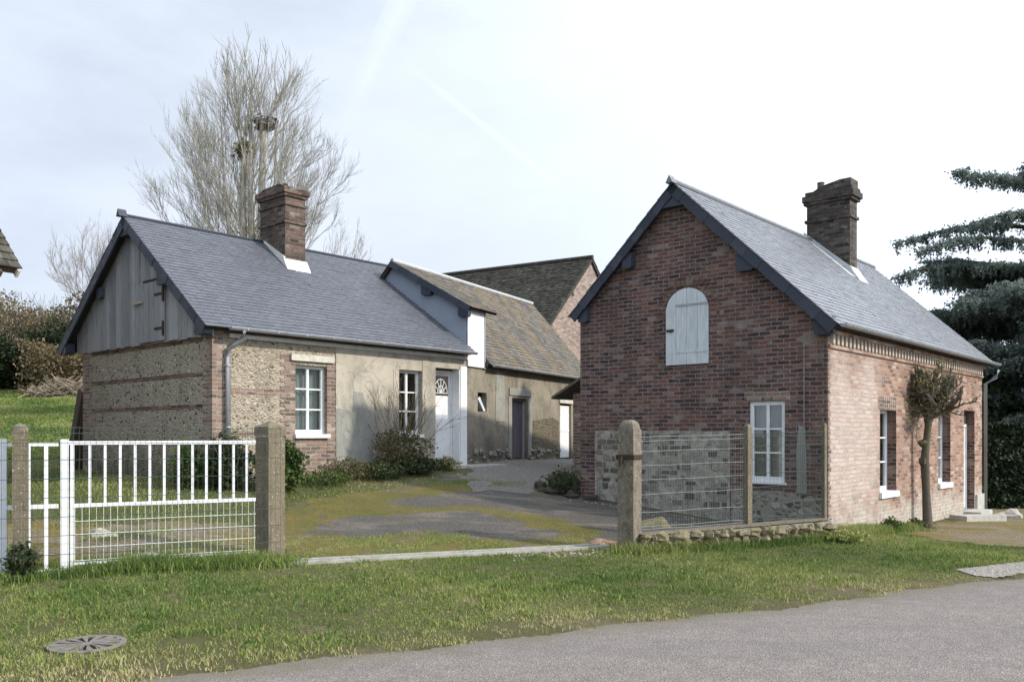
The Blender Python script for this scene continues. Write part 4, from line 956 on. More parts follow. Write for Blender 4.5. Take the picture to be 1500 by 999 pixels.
while x < GLn: mb.tube([(x, -.015, .17), (x, -.015, .80)], .0045, 5); x += .072
for z in (.2, .345, .49, .635): mb.tube([(.05, -.022, z), (GLn, -.022, z)], .006, 5)
mb.build('wire_mesh', m_plain('pale_green_wire', (.48, .52, .46), .5, .2, 20), T)
mb = MB(); mb.box(.06, GLn, -.02, .02, .155, .18); mb.build('rail', M_gatewhite, T)
T = empty('railing', (GA[0], GA[1], 0), gang + .02); tag(T, 'white barred railing to the left of the gate, behind the slim post', 'railing')
mb = MB(); mb.box(-1.6, -.07, -.02, .02, 1.47, 1.51); mb.box(-1.6, -.07, -.02, .02, .79, .835); mb.box(-1.6, -.07, -.02, .02, .08, .12); mb.build('rail', M_gatewhite, T)
for x, w_ in ((-.19, .04), (-.36, .045), (-.60, .075), (-.80, .04), (-.98, .04), (-1.16, .04), (-1.34, .04)):
    mb = MB(); mb.box(x - w_ / 2, x + w_ / 2, -.018, .018, .05, 1.5 if w_ < .07 else 1.55); mb.build('bar', M_gatewhite, T)

# wire fences
def wire_fence(name, a, b, z0a, z0b, hgt, mat, label, dv=.05, hz=(), grp=None, rv=.0017, rh=.0035, droop=0):
    a = np.array(a, float); b = np.array(b, float); L_ = float(np.linalg.norm(b - a)); T = empty(name, (a[0], a[1], 0), math.atan2(b[1] - a[1], b[0] - a[0]))
    tag(T, label, 'fence', grp); mb = MB(); x = 0; rr = random.Random(L_)
    zz = lambda x: z0a + (z0b - z0a) * x / L_
    while x <= L_:
        mb.tube([(x, .0, zz(x)), (x + rr.uniform(-.004, .004), rr.uniform(-.01, .01), zz(x) + hgt / 2), (x, 0, zz(x) + hgt)], rv, 4, cap=False); x += dv
    mb.build('vertical_wires', mat, T)
    mb = MB()
    for hh in hz: mb.tube([(x, -.004, zz(x) + hh + .004 * math.sin(x * 5 + hh * 9)) for x in np.linspace(0, L_, 9)], rh, 4, cap=False)
    mb.build('horizontal_wires', mat, T)
    return T
wire_fence('wire_fence', (-6.9, 7.85), (-2.75, 10.25), .12, .1, 1.57, M_wiregreen, 'dark green wire fence standing in front of the white gate', .055, (.03, .22, .42, .62, .82, 1.02, 1.22, 1.4, 1.5, 1.56), rv=.0016, rh=.0032)
wire_fence('wire_fence', (1.73, 11.92), (3.42, 12.58), .26, .3, 1.30, M_wirepale, 'pale close wire mesh between domed post and middle post', .04, (.01, .05, .25, .5, .7, .9, 1.1, 1.24, 1.3), 'right wire fence bays', rv=.0021, rh=.0042)
wire_fence('wire_fence', (3.50, 12.62), (4.74, 13.04), .32, .36, 1.28, M_wiregreen, 'green wire mesh in the bay nearest the brick house corner', .035, (.01, .05, .25, .5, .7, .9, 1.1, 1.24, 1.28), 'right wire fence bays', rv=.0023, rh=.004)
# low stone wall
T = empty('stone_wall', (1.75, 11.82, 0), math.atan2(1.2, 3.0)); tag(T, 'low mossy rubble wall under the right wire fence', 'wall')
mb = MB(); wl = 3.25; mb.prism([(0, -.1, -.3), (wl, -.1, -.3), (wl, -.1, .30), (0, -.1, .2)], (0, .24, 0)); mb.build('core', M_rubble, T)
mb = MB(); rr = random.Random(9)
for row in range(3):
    x = -.02
    while x < wl:
        w_ = rr.uniform(.06, .24); hh = .06 + .015 * row
        z = -.02 + row * .1 + rr.uniform(-.015, .015) + .03 * x / wl
        rock(mb, (x + w_ / 2, -.10 + rr.uniform(-.02, .02), z), (w_ * .56, .09, rr.uniform(.05, .075)), rr.random(), n=(8, 5)); x += w_
mb.build('stones', M_rock, T)
mb = MB(); mb.prism([(0, -.11, .215), (wl, -.11, .315), (wl, -.11, .335), (0, -.11, .235)], (0, .26, 0)); mb.build('coping', M_conc2, T)

# threshold beam
T = empty('sill_beam', (-2.7, 10.17, h(-2.7, 10.17) - .0), math.atan2(1.98, 4.0)); tag(T, 'pale concrete sill with a groove across the yard entrance', 'kerb')
mb = MB()
LB = 4.5; zs_ = [(x, h(-2.7 + x * .896, 10.17 + x * .444) - h(-2.7, 10.17) + .03) for x in np.linspace(0, LB, 12)]
for i in range(11):
    (xa, za), (xb, zb) = zs_[i], zs_[i + 1]
    for y0, y1, dz in ((-.12, -.015, .0), (.02, .12, .012), (-.014, .019, -.03)):
        mb.prism([(xa, y0, za - .2), (xb, y0, zb - .2), (xb, y0, zb + dz), (xa, y0, za + dz)], (0, y1 - y0, 0), .5)
mb.build('beam', m_plain('worn_sill_concrete', (.34, .33, .29), .9, .3, 9, dirt=((.14, .13, .09), .6), bump=.006), T)

# storm drain
T = empty('storm_drain', (-3.22, 6.52, h(-3.22, 6.52) + .005), .3); tag(T, 'round drain cover with radial slots sunk in the verge grass', 'drain cover')
mb = MB(); n = 14; rO = .235; rI = .05
mb.tube([(0, 0, .003), (0, 0, .012)], rI, 16)
for k in range(n):
    t = 2 * PI * k / n; a = .10
    p = [(rI * .9 * math.cos(t - a), rI * .9 * math.sin(t - a), .003), (rO * math.cos(t - a), rO * math.sin(t - a), .003), (rO * math.cos(t + a), rO * math.sin(t + a), .003), (rI * .9 * math.cos(t + a), rI * .9 * math.sin(t + a), .003)]
    mb.prism(p, (0, 0, .012), .5)
mb.build('cover', M_draincon, T)
mb = MB(); ring = [(rO + .05) * 1 for _ in range(1)]
for k in range(32):
    t0 = 2 * PI * k / 32; t1 = 2 * PI * (k + 1) / 32
    mb.prism([(rO * math.cos(t0), rO * math.sin(t0), 0), ((rO + .04) * math.cos(t0), (rO + .04) * math.sin(t0), 0), ((rO + .04) * math.cos(t1), (rO + .04) * math.sin(t1), 0), (rO * math.cos(t1), rO * math.sin(t1), 0)], (0, 0, .014), .5)
mb.build('rim', M_draincon, T)
mb = MB(); mb.tube([(0, 0, .0), (0, 0, .002)], rO, 24); mb.build('shaft_shade_disc', m_plain('drain_dark', (.006, .006, .005), .9), T)  # flat black disc under the slots, darkness of the shaft painted on it

# loose stones -------------------------------------------------------------
def stone(x, y, rad, seed, mat, label, grp=None, name='stone', up=.3):
    mb = MB(); rock(mb, (0, 0, rad[2] * up), rad, seed, n=(10, 7)); o = mb.build(name, mat, smooth=False)
    o.location = (x, y, h(x, y)); tag(o, label, 'stone', grp); return o
labs = ['largest dark block of the rubble heap at the brick gable foot', 'flat dark rubble block nearest the yard, left end of the heap', 'small rounded rubble stone at the top of the heap', 'mossy rubble lump against the brick corner', 'low rubble stone at the front of the heap',
        'dark rubble stone half hidden under the heap plants', 'squarish rubble block behind the largest one', 'small dark stone at the right end of the heap', 'pale-edged rubble stone low on the yard side']
rp = [((.95, 16.5), (.22, .18, .18)), ((.55, 16.6), (.16, .13, .1)), ((.9, 16.9), (.14, .12, .24)), ((1.15, 16.35), (.16, .14, .16)), ((.75, 16.2), (.15, .12, .1)), ((1.1, 16.0), (.14, .12, .1)), ((1.1, 16.8), (.2, .15, .3)), ((1.45, 15.9), (.13, .1, .09)), ((.6, 16.35), (.1, .09, .07))]
for k, ((x, y), rad) in enumerate(rp): stone(x, y, rad, k + 3, M_rockdark, labs[k], 'rubble heap at the brick gable')
stone(-4.3, 10.15, (.26, .13, .05), 21, M_rockpale, 'flat white stone lying behind the mesh of the gate')
stone(-3.85, 10.3, (.1, .07, .04), 22, M_rockpale, 'smaller white stone right of the flat one behind the gate')
stone(-5.35, 11.2, (.2, .12, .07), 23, M_rockpale, 'pale stone on the lawn seen through the white railing')
stone(10.9, 18.85, (.28, .2, .14), 24, M_rockpale, 'pale boulder near the dark hedge at the right')
stone(1.28, 12.3, (.16, .11, .06), 25, m_rock('reddish_rock', (.38, .25, .18), (.24, .15, .11), .1), 'reddish brick lump at the foot of the domed gate post')
stone(-3.55, 12.6, (.12, .09, .05), 26, M_rockpale, 'white stone at the edge of the planting bed near the square post')
stone(2.25, 13.6, (.26, .1, .11), 27, M_rock, 'slanted stone slab in the yard behind the pale wire mesh')
mb = MB(); mb.box(-.55, .55, -.22, .22, -.05, .09); o = mb.build('stone_slab', M_paleconc, bevel=.02); o.location = (9.75, 18.0, h(9.75, 18) + .02); o.rotation_euler = (0, .02, .35); tag(o, 'flat stone slab lying before the door of the brick house', 'slab')
# white gravel chips by the right post & front of the yard: too many to count
mb = MB(); rr = random.Random(31)
for k in range(330):
    if k < 120: x = rr.uniform(.0, 1.5); y = 11.35 + .45 * (x - .4) + rr.gauss(0, .14)
    elif k < 240:
        w_ = rr.uniform(.6, 4.5); p = W(R0, -.25 - abs(rr.gauss(0, .22)), w_); x, y = p
    else:
        q_ = rr.uniform(.3, 5.2); p = W(L0, q_, -1.1 - abs(rr.gauss(0, .3))); x, y = p
    s_ = rr.uniform(.006, .022); rock(mb, (x, y, h(x, y) + s_ * .3), (s_ * 1.3, s_, s_ * .7), rr.random(), n=(5, 3))
tag(mb.build('pebbles', m_rock('pebble_stone', (.40, .37, .31), (.2, .18, .15), .1)), 'scattered pale pebbles and rubble chips', kind='stuff')

# leaning planks at the far-left corner of the cottage
T = empty('leaning_planks', (*W(L0, -.05, 5.35), h(*W(L0, -.05, 5.35))), math.radians(A1)); tag(T, 'dark old planks leaning against the left corner of the cottage', 'planks')
for k in range(4):
    mb = MB(); mb.beam((.1 + .06 * k, .75 - .12 * k, -.1), (.05 + .05 * k, -.1 - .0 * k, 1.7 - .12 * k), .04, .2, up=(0, 1, .3)); mb.build('plank', M_boards_brown, T)

# ------------------------------------------------------------------ vegetation helpers
def quads(C_, N, size, asp=1.6, rs=None):
    """leaf quads at centres C_ with random orientation biased by N"""
    n = len(C_); a = rng.normal(size=(n, 3)); a /= np.linalg.norm(a, axis=1)[:, None]
    b = np.cross(a, rng.normal(size=(n, 3)) + N); b /= np.linalg.norm(b, axis=1)[:, None] + 1e-9
    sz = size * rng.uniform(.55, 1.3, n)[:, None]
    A = a * sz * asp / 2; Bv = b * sz / 2
    V = np.stack([C_ - A, C_ + Bv, C_ + A, C_ - Bv], 1).reshape(-1, 3); return V, np.arange(n * 4).reshape(-1, 4)
def clump_noise(P, f=1.3, seed=0.):
    return (np.sin(P[:, 0] * f + seed) * np.sin(P[:, 1] * f * 1.3 + seed * 2) + np.sin(P[:, 2] * f * 1.7 + P[:, 0] * f * .7 + seed)) * .5
def leaf_cloud(name, C_, size, mat, parent, nf=1.3, N=(0, 0, .5), base=.5, amp=.28, asp=1.6):
    V, F = quads(C_, np.array(N), size, asp); r = np.clip(base + amp * clump_noise(C_, nf) + rng.normal(0, .16, len(C_)), 0, 1)
    return mesh_obj(name, V, F, mat, parent, r, uv=False)
def ellipsoid_pts(n, c, r, shell=.55, lump=.25):
    d = rng.normal(size=(n, 3)); d /= np.linalg.norm(d, axis=1)[:, None]
    rad = rng.uniform(shell, 1, n) ** .7 * (1 + lump * (np.sin(d[:, 0] * 5 + c[0]) * np.sin(d[:, 1] * 6 + c[1]) + .6 * np.sin(d[:, 2] * 9 + d[:, 0] * 7)))
    return np.array(c) + d * rad[:, None] * np.array(r)
def branch(mb, p, d, L_, r, depth, rr, spread, nseg=4, ups=.12, shrink=.68, kids=(2, 4), minr=.004, sides=(6, 5, 4, 3, 3, 3, 3), tips=None, wig=.12):
    pts = [p.copy()]; rads = [r]; q = p.copy(); dd = d.copy()
    for i in range(nseg):
        dd = (dd + Vector((rr.gauss(0, wig), rr.gauss(0, wig), rr.gauss(0, wig) + ups))).normalized(); q = q + dd * (L_ / nseg); pts.append(q.copy()); rads.append(r * (1 - .6 * (i + 1) / nseg))
    mb.tube(pts, rads, sides[min(depth, 6)], cap=False)
    if tips is not None and L_ < .9: tips.append(q.copy())
    if r * .5 < minr or L_ < .12: return
    nk = rr.randint(*kids)
    for k in range(nk):
        t = rr.uniform(.3, 1.) if k else 1.; f = t * nseg; i = min(int(f), nseg - 1); bp = pts[i].lerp(pts[i + 1], f - i)
        ax = Vector((rr.gauss(0, 1), rr.gauss(0, 1), rr.gauss(0, .5))); ax = (ax - ax.project(dd)).normalized()
        sp = spread * rr.uniform(.6, 1.3) * (0.4 if k == 0 else 1)
        nd = (dd * math.cos(sp) + ax * math.sin(sp)).normalized()
        branch(mb, bp, nd, L_ * shrink * rr.uniform(.8, 1.15), r * (.62 if k else .7), depth + 1, rr, spread, nseg, ups, shrink, kids, minr, sides, tips, wig)

# big bare tree behind the cottage
bx_, by_ = -9.7, 32.0; T = empty('bare_tree', (bx_, by_, h(bx_, by_))); tag(T, 'big leafless tree with many upswept limbs behind the cottage roof', 'tree')
rr = random.Random(23)
tr = MB(); tr.tube([(0, 0, -.3), (.05, 0, 1.5), (.0, .1, 3.2)], [.45, .38, .34], 10)
cr = MB()
# cut stems with a mossy knob
tr.tube([(.05, .1, 3.0), (.35, .0, 6.), (.4, 0, 9.), (.45, .05, 11.0)], [.24, .17, .13, .12], 8); tr.tube([(-.1, 0, 3.0), (-.25, 0, 5.5), (-.35, .1, 8.), (-.3, .1, 10.2)], [.22, .17, .14, .12], 8); tr.build('trunk', M_bark, T, smooth=True)
for k in range(36):
    t = k / 35; a = 2.4 * k + rr.uniform(-.25, .25); tilt = (1.0 - .62 * t) * rr.uniform(.85, 1.1); z = 3.0 + 7.4 * t
    d_ = Vector((math.cos(a) * math.sin(tilt), math.sin(a) * math.sin(tilt), math.cos(tilt)))
    L_ = (2.5 - 1.0 * t) * rr.uniform(.9, 1.06)
    branch(cr, Vector((.1 * math.cos(a), .1 * math.sin(a), z)), d_, L_, .042 - .016 * t, 1, rr, .42, 5, .05, .68, (3, 4), .0026, (6, 5, 4, 3, 3, 3, 3), wig=.07)
for (sx, sy, sz) in ((.45, .05, 10.9), (-.3, .1, 10.1)):
    for k in range(5):
        a = rr.uniform(0, 2 * PI); branch(cr, Vector((sx, sy, sz)), Vector((math.cos(a) * .5, math.sin(a) * .5, 1)).normalized(), 1.7, .035, 3, rr, .4, 4, .1, .66, (2, 4), .008, wig=.08)
cr.tube([(0, .1, 3.2), (.05, .05, 6), (-.05, 0, 9), (.0, 0, 11.6), (.05, 0, 13.2)], [.2, .15, .10, .05, .012], 7)
cr.tube([(.1, -.1, 3.2), (.6, -.1, 6), (.9, 0, 9), (.95, 0, 12.)], [.13, .09, .05, .012], 6)
cr.tube([(-.1, -.1, 3.2), (-.7, -.1, 6), (-1.0, 0, 9), (-1.15, 0, 11.6)], [.13, .09, .05, .012], 6)
cr.build('crown', M_bark, T)
mb = MB()
for k in range(70):
    a = rr.uniform(0, 2 * PI); z = rr.uniform(-.12, .2); ra = .38 + z * .6; b = a + rr.uniform(.6, 1.4)
    mb.tube([(.5 + ra * math.cos(a), .05 + ra * math.sin(a), 11.1 + z), (.5 + ra * math.cos(b), .05 + ra * math.sin(b), 11.1 + z + rr.uniform(-.08, .08))], .018, 3)
rock(mb, (.5, .05, 11.06), (.42, .42, .2), 4, n=(12, 7))
o = mb.build('nest', M_barkdark); o.location = (bx_, by_, h(bx_, by_)); tag(o, 'dark twig nest sitting on the cut stem of the bare tree', 'nest')
C_ = ellipsoid_pts(260, (-.32, .1, 10.2), (.42, .42, .35), .2); leaf_cloud('moss_clump', C_, .13, M_olive, T)

# faint bare tree in the distance
fx, fy = -32.0, 66.; T = empty('bare_tree', (fx, fy, h(fx, fy))); tag(T, 'faint bare tree on the skyline beyond the scrub at the left', 'tree')
mb = MB(); mb.tube([(0, 0, -.5), (0, 0, 4)], [.35, .25], 7); mb.build('trunk', M_twigfar, T)
cr = MB(); rr = random.Random(4)
for k in range(10):
    a = 2 * PI * k / 10; tl = rr.uniform(.15, .7); branch(cr, Vector((0, 0, 3.5)), Vector((math.cos(a) * math.sin(tl), math.sin(a) * math.sin(tl), math.cos(tl))), 3.1, .06, 2, rr, .45, 4, .08, .66, (3, 5), .007, wig=.08)
cr.build('crown', M_twigfar, T)

# pollarded tree against the brick wall
p = W(R0, 4.33, -.24); T = empty('pollard_tree', (p[0], p[1], h(*p) - .02)); tag(T, 'small pollarded tree with knobbly head against the sunlit brick wall', 'tree')
mb = MB(); mb.tube([(0, 0, -.2), (0, 0, .1), (-.03, 0, .7), (-.06, -.01, 1.3), (-.04, -.02, 1.6), (.0, -.02, 1.95), (.02, 0, 2.2)], [.12, .09, .07, .078, .062, .062, .10], 12); 
for z, r_ in ((1.28, .06), (1.62, .05)): rock(mb, (-.12, -.04, z), (.08, .07, .08), z, n=(8, 6))
mb.build('trunk', M_barkdark, T, smooth=True)
cr = MB(); rr = random.Random(8); tips = []
for k in range(11):
    a = 2 * PI * k / 11; tl = rr.uniform(.5, 1.3); d_ = Vector((math.cos(a) * math.sin(tl), math.sin(a) * math.sin(tl) * .6, math.cos(tl)))
    branch(cr, Vector((.02, 0, 2.1)), d_, .5, .05, 2, rr, .8, 4, .12, .62, (3, 5), .004, (6, 6, 5, 4, 3, 3, 3), tips, .2)
crn = cr.build('crown', M_barkdark, T)
C_ = np.concatenate([ellipsoid_pts(120, (-.25, -.02, 2.5), (.75, .4, .5), .2), ellipsoid_pts(110, (-.5, 0, 2.15), (.25, .3, .4), .2)] + [ellipsoid_pts(16, (t.x, t.y, t.z), (.11, .11, .13), .1) for t in rr.sample([t for t in tips if t.x < .45], min(40, len([t for t in tips if t.x < .45])))])
leaf_cloud('shoots', C_, .03, M_olive, crn, 4, asp=2.4)
sp_ = MB()
for k in range(260):
    a = rr.uniform(0, 2 * PI); tl = rr.uniform(.2, 2.1); o_ = Vector((rr.uniform(-.35, .2), rr.uniform(-.15, .15), rr.uniform(2.1, 2.6))); d_ = Vector((math.cos(a) * math.sin(tl) - .2, math.sin(a) * math.sin(tl) * .6, math.cos(tl))).normalized() * rr.uniform(.25, .55)
    sp_.tube([o_, o_ + d_ * .5 + Vector((0, 0, .03)), o_ + d_], [.007, .005, .002], 3, cap=False)
sp_.build('thin_twigs', m_bark('pale_twigs', (.20, .17, .12), (.12, .10, .07), amt=.2), crn)

# cedar at the right --------------------------------------------------------
cx_, cy_ = 18.6, 28.5; T = empty('cedar_tree', (cx_, cy_, h(cx_, cy_))); tag(T, 'large dark cedar with layered drooping branches at the right edge', 'tree')
mb = MB(); mb.tube([(0, 0, -.3), (0, 0, 4), (.1, 0, 8), (.1, 0, 11.5), (.1, 0, 13)], [.55, .45, .35, .2, .08], 12); mb.build('trunk', M_barkdark, T, smooth=True)
br = MB(); rr = random.Random(17); pts_all = []
def cedar_branch(z, a, L_, rise, droop, dens, wmax, rad=.09):
    dens *= 2.3; L_ -= .35
    pts = []; n = 14
    for i in range(n + 1):
        t = i / n; pts.append(Vector((math.cos(a) * L_ * t, math.sin(a) * L_ * t, z + rise * L_ * t - droop * L_ * t * t + .06 * math.sin(t * 9 + z))))
    br.tube(pts, [rad * (1 - .85 * i / n) + .008 for i in range(n + 1)], 5, cap=False)
    pr = Vector((-math.sin(a), math.cos(a), 0))
    for i in range(3, n + 1):
        t = i / n
        for sgn in (-1, 1):
            for kk in range(2):
                if rr.random() < .22: continue
                wl = wmax * (.35 + 1.1 * t * (1.05 - t) * 2) * rr.uniform(.5, 1.1); base = pts[i - 1].lerp(pts[i], rr.random())
                d_ = (pr * sgn + (pts[i] - pts[i - 1]).normalized() * rr.uniform(.4, 1.1)).normalized()
                e_ = base + d_ * wl + Vector((0, 0, -wl * rr.uniform(.12, .4)))
                br.tube([base, base.lerp(e_, .5) + Vector((0, 0, .04)), e_], [.018, .012, .005], 3, cap=False)
                m_ = int(dens * wl)
                tt = rng.uniform(.05, 1.05, m_)[:, None]; P_ = np.array(base)[None] * (1 - tt) + np.array(e_)[None] * tt + rng.normal(0, 1, (m_, 3)) * np.array([.11, .11, .045])
                P_[:, 2] -= np.abs(rng.normal(0, .07, m_)) - .05; k_ = rng.random(m_) < .42; tq = (np.round(tt[k_, 0] * 5) / 5)[:, None]; dz = rng.uniform(0, 1, k_.sum()) ** .8 * (.10 + .26 * np.abs(np.sin(tq[:, 0] * 37 + z * 9))); P_[k_] = np.array(base)[None] * (1 - tq) + np.array(e_)[None] * tq + rng.normal(0, .015, (k_.sum(), 3)); P_[k_, 2] -= dz ; pts_all.append(P_)
# upper tiers reaching left over the roof
def toward(px_a): return math.radians(px_a)
for (z, adeg, L_, rise, dr_, dn, wm) in ((9.75, 196, 5.2, .10, .03, 55, .7), (8.9, 203, 5.0, .05, .16, 50, .7), (8.6, 190, 6.9, .06, .17, 55, .75), (7.9, 200, 7.0, .14, .22, 55, .8), (7.0, 194, 7.6, .20, .27, 60, .8),
        (10.1, 215, 3.6, .1, .1, 60, .8), (9.3, 240, 4, .1, .15, 60, .9), (10.2, 180, 3.2, .05, .0, 60, .7), (6.0, 205, 5.8, .1, .16, 55, .8)):
    cedar_branch(z, math.radians(adeg), L_, rise, dr_, dn * 2.1, wm * .62)
for k in range(84):
    z = rr.uniform(1.4, 7.5); a = math.radians(rr.uniform(150, 300)); L_ = 4.4 + 1.4 * math.cos(math.radians(195) - a) + rr.uniform(-.7, .5) - (0.5 if z > 6.4 else 0)
    cedar_branch(z, a, L_, .06, .03 + rr.uniform(0, .05), 75, 1.1, .07)
for k in range(14):
    z = rr.uniform(6.5, 12.6); a = rr.uniform(-1.2, 1.6); cedar_branch(z, a, 4.5 - (z - 6) * .4, .1, .12, 50, .9, .06)
crn = br.build('branches', M_barkdark, T)
C_ = np.concatenate(pts_all); leaf_cloud('foliage', C_, .05, M_cedar, T, 1.1, (0, 0, .4), base=.5, asp=2.6)

# darker evergreens behind the hedge, under the cedar
for k, (x, y, rz_, hh, lb) in enumerate(((14.6, 27.5, 2.0, 3.4, 'dark round evergreen just right of the brick house corner'), (18.2, 26.0, 2.2, 3.3, 'dark bushy evergreen under the cedar at the right edge'), (14.0, 34., 2.6, 4.3, 'tall dark evergreen behind the brick house far end'))):
    T = empty('evergreen_shrub', (x, y, h(x, y))); tag(T, lb, 'shrub', 'evergreens behind the hedge')
    mb = MB(); mb.tube([(0, 0, -.2), (0, 0, hh * .7)], [.15, .05], 6); mb.build('stem', M_barkdark, T)
    leaf_cloud('foliage', ellipsoid_pts(9000, (0, 0, hh * .5), (rz_, rz_, hh * .52), .5), .12, M_bushdark, T, 1.5, base=.35)
# hedge
T = empty('hedge', (11.6, 21.3, h(11.6, 21.3)), .18); tag(T, 'clipped dark hedge to the right of the brick house', 'hedge')
n = 30000; C_ = np.c_[rng.uniform(0, 9, n), rng.uniform(0, 1.1, n), rng.uniform(-.3, 2.02, n)]; fc = rng.random(n) < .65; C_[fc, 1] = np.abs(rng.normal(0, .06, fc.sum())) ; tp = rng.random(n) < .25; C_[tp, 2] = 2.0 + rng.normal(0, .05, tp.sum())
leaf_cloud('foliage', C_, .07, M_hedge, T, 2.5, base=.4)
mb = MB(); mb.box(.05, 8.95, .12, 1.0, -.3, 1.92); mb.build('inner_shade_block', m_plain('hedge_core', (.006, .009, .004), .9), T)  # solid near-black block, inner shade of the hedge put into its colour

# hill scrub
pts = []
def scrub(x0, x1, y, zr_, n, depth=4.):
    x = rng.uniform(x0, x1, n); yy = y + rng.uniform(0, depth, n); t = rng.random(n) ** .8
    top = zr_ * (1 + .10 * np.sin(x * .9) + .07 * np.sin(x * 2.3 + 1) + .05 * np.sin(x * 5.1)); return np.c_[x, yy, H(x, yy) + t * top]
C_ = np.concatenate([scrub(-48, -17, 52, 5.0, 52000, 5), scrub(-60, -14, 60, 4.2, 20000, 6), scrub(-27, -16, 46.5, 2.6, 15000, 3)])
o = leaf_cloud('scrub', C_, .125, M_scrub, None, .55, base=.52, amp=.42); tag(o, 'tangled brown thicket covering the rise behind the field', kind='stuff')
mb = MB(); rr = random.Random(14)
for k in range(900):
    x = rr.uniform(-46, -17); y = rr.uniform(51, 60); z = h(x, y); hh = rr.uniform(3.5, 5.9)
    mb.tube([(x, y, z), (x + rr.gauss(0, .3), y, z + hh * .6), (x + rr.gauss(0, .8), y + rr.gauss(0, .3), z + hh)], [.05, .025, .008], 3, cap=False)
tag(mb.build('scrub_stems', M_barkdark), 'thin bare stems rising from the thicket', kind='stuff')
for k, (x, y, rz_, hh, lb) in enumerate(((-26.0, 50.2, 3.4, 4.1, 'dark evergreen mass in the middle of the thicket'), (-21.8, 50.0, 2.4, 3.2, 'dark evergreen bush beside the cottage gable'), (-31, 50.5, 3, 3.4, 'dark evergreen bush in the thicket at the left edge'))):
    T = empty('evergreen_shrub', (x, y, h(x, y))); tag(T, lb, 'shrub', 'evergreens in the thicket')
    mb = MB(); mb.tube([(0, 0, -.2), (0, 0, hh * .7)], [.15, .05], 6); mb.build('stem', M_barkdark, T)
    leaf_cloud('foliage', ellipsoid_pts(11000, (0, 0, hh * .45), (rz_, 1.4, hh * .5), .5), .12, M_bushdark, T, 1.1, base=.3)
T = empty('brush_pile', (-23.6, 45.5, h(-23.6, 45.5))); tag(T, 'heap of pale cut brushwood at the edge of the field', 'brush pile')
mb = MB(); rr = random.Random(6)
for k in range(700):
    a = rr.uniform(0, PI); t = rr.random() ** .5; cx2 = 1.8 * t * math.cos(rr.uniform(0, 2 * PI)); z = .95 * (1 - t) * rr.random() + .05; L_ = rr.uniform(.3, .8)
    c_ = Vector((cx2, rr.gauss(0, .4), z)); d_ = Vector((math.cos(a), math.sin(a) * .4, rr.gauss(0, .4))).normalized() * L_; mb.tube([c_ - d_, c_ + d_], .025, 3)
mb.build('sticks', m_plain('cut_wood', (.30, .25, .18), .9, .5, 4), T)

# planting along the cottage ---------------------------------------------------
def shrub(x, y, label, r, hh, n, mat, size, cat='shrub', stems=8, tall=0., grp=None, name='shrub', stemmat=M_barkdark, shell=.35):
    T = empty(name, (x, y, h(x, y))); tag(T, label, cat, grp); rr = random.Random(x * 7 + y); mb = MB(); tips = []
    for k in range(stems):
        a = 2 * PI * k / stems + rr.uniform(-.3, .3); tl = rr.uniform(.1, .65)
        branch(mb, Vector((0, 0, -.05)), Vector((math.cos(a) * math.sin(tl), math.sin(a) * math.sin(tl), math.cos(tl))), hh * (.55 + tall), .014, 3, rr, .45, 4, .05, .6, (2, 3), .003, tips=tips, wig=.12)
    mb.build('stems', stemmat, T)
    C_ = ellipsoid_pts(n, (0, 0, hh * .48), (r, r, hh * .5), shell); leaf_cloud('foliage', C_, size, mat, T, 4., base=.5)
    return T
def atL(q_, w_): return W(L0, q_, w_)
p = atL(.75, -.85); shrub(*p, 'rounded bright green bush beside the square gate post', .42, .95, 3800, M_bushgreen, .05)
p = atL(-.35, .1); shrub(*p, 'leafy green shrub at the cottage corner behind the gate', .32, .75, 1700, M_bushgreen, .05)
p = atL(.1, -.35); shrub(*p, 'taller dark shrub by the downpipe behind the gate', .36, .95, 2000, M_bushdark, .05)
p = atL(3.75, -.55); shrub(*p, 'leggy brown bush with thin stems below the second cottage window', .62, .95, 2600, M_rose, .035, tall=.45, stems=16, stemmat=m_bark('tan_stems', (.22, .18, .11), (.14, .11, .07), amt=.2))
p = atL(3.9, -.75); shrub(*p, 'low dark green undergrowth in front of the leggy bush', .6, .38, 1900, M_bushdark, .045)
p = atL(2.4, -.6); shrub(*p, 'grey-green herb clump under the first cottage window', .5, .42, 1500, M_rose, .03, stems=12)
p = atL(1.75, -.8); shrub(*p, 'low green plants between bush and herb clump', .5, .28, 1300, M_bushgreen, .028)
p = atL(3.0, -.9); shrub(*p, 'dark weedy patch in front of the grey patch', .5, .35, 1500, M_bushdark, .035)
p = atL(4.95, -.6); shrub(*p, 'small yellow-green plant beside the cottage doorstep', .28, .28, 700, M_olive, .035)
shrub(.95, 16.3, 'dry dark plant growing over the rubble heap', .35, .5, 900, M_bushdark, .035)
p = W(R0, 2.2, -.25); shrub(*p, 'small green tuft at the brick wall below the first window', .16, .25, 500, M_bushgreen, .03, grp='tufts along the brick wall')
p = W(R0, 3.55, -.25); shrub(*p, 'small green tuft at the wall just left of the pollarded tree', .12, .22, 400, M_bushgreen, .03, grp='tufts along the brick wall')
shrub(-5.12, 8.98, 'dark ivy clump round the foot of the slim left post', .16, .4, 600, M_bushdark, .04)
shrub(4.9, 12.75, 'low green weed clump at the end of the stone wall', .36, .18, 1500, M_grass, .03)

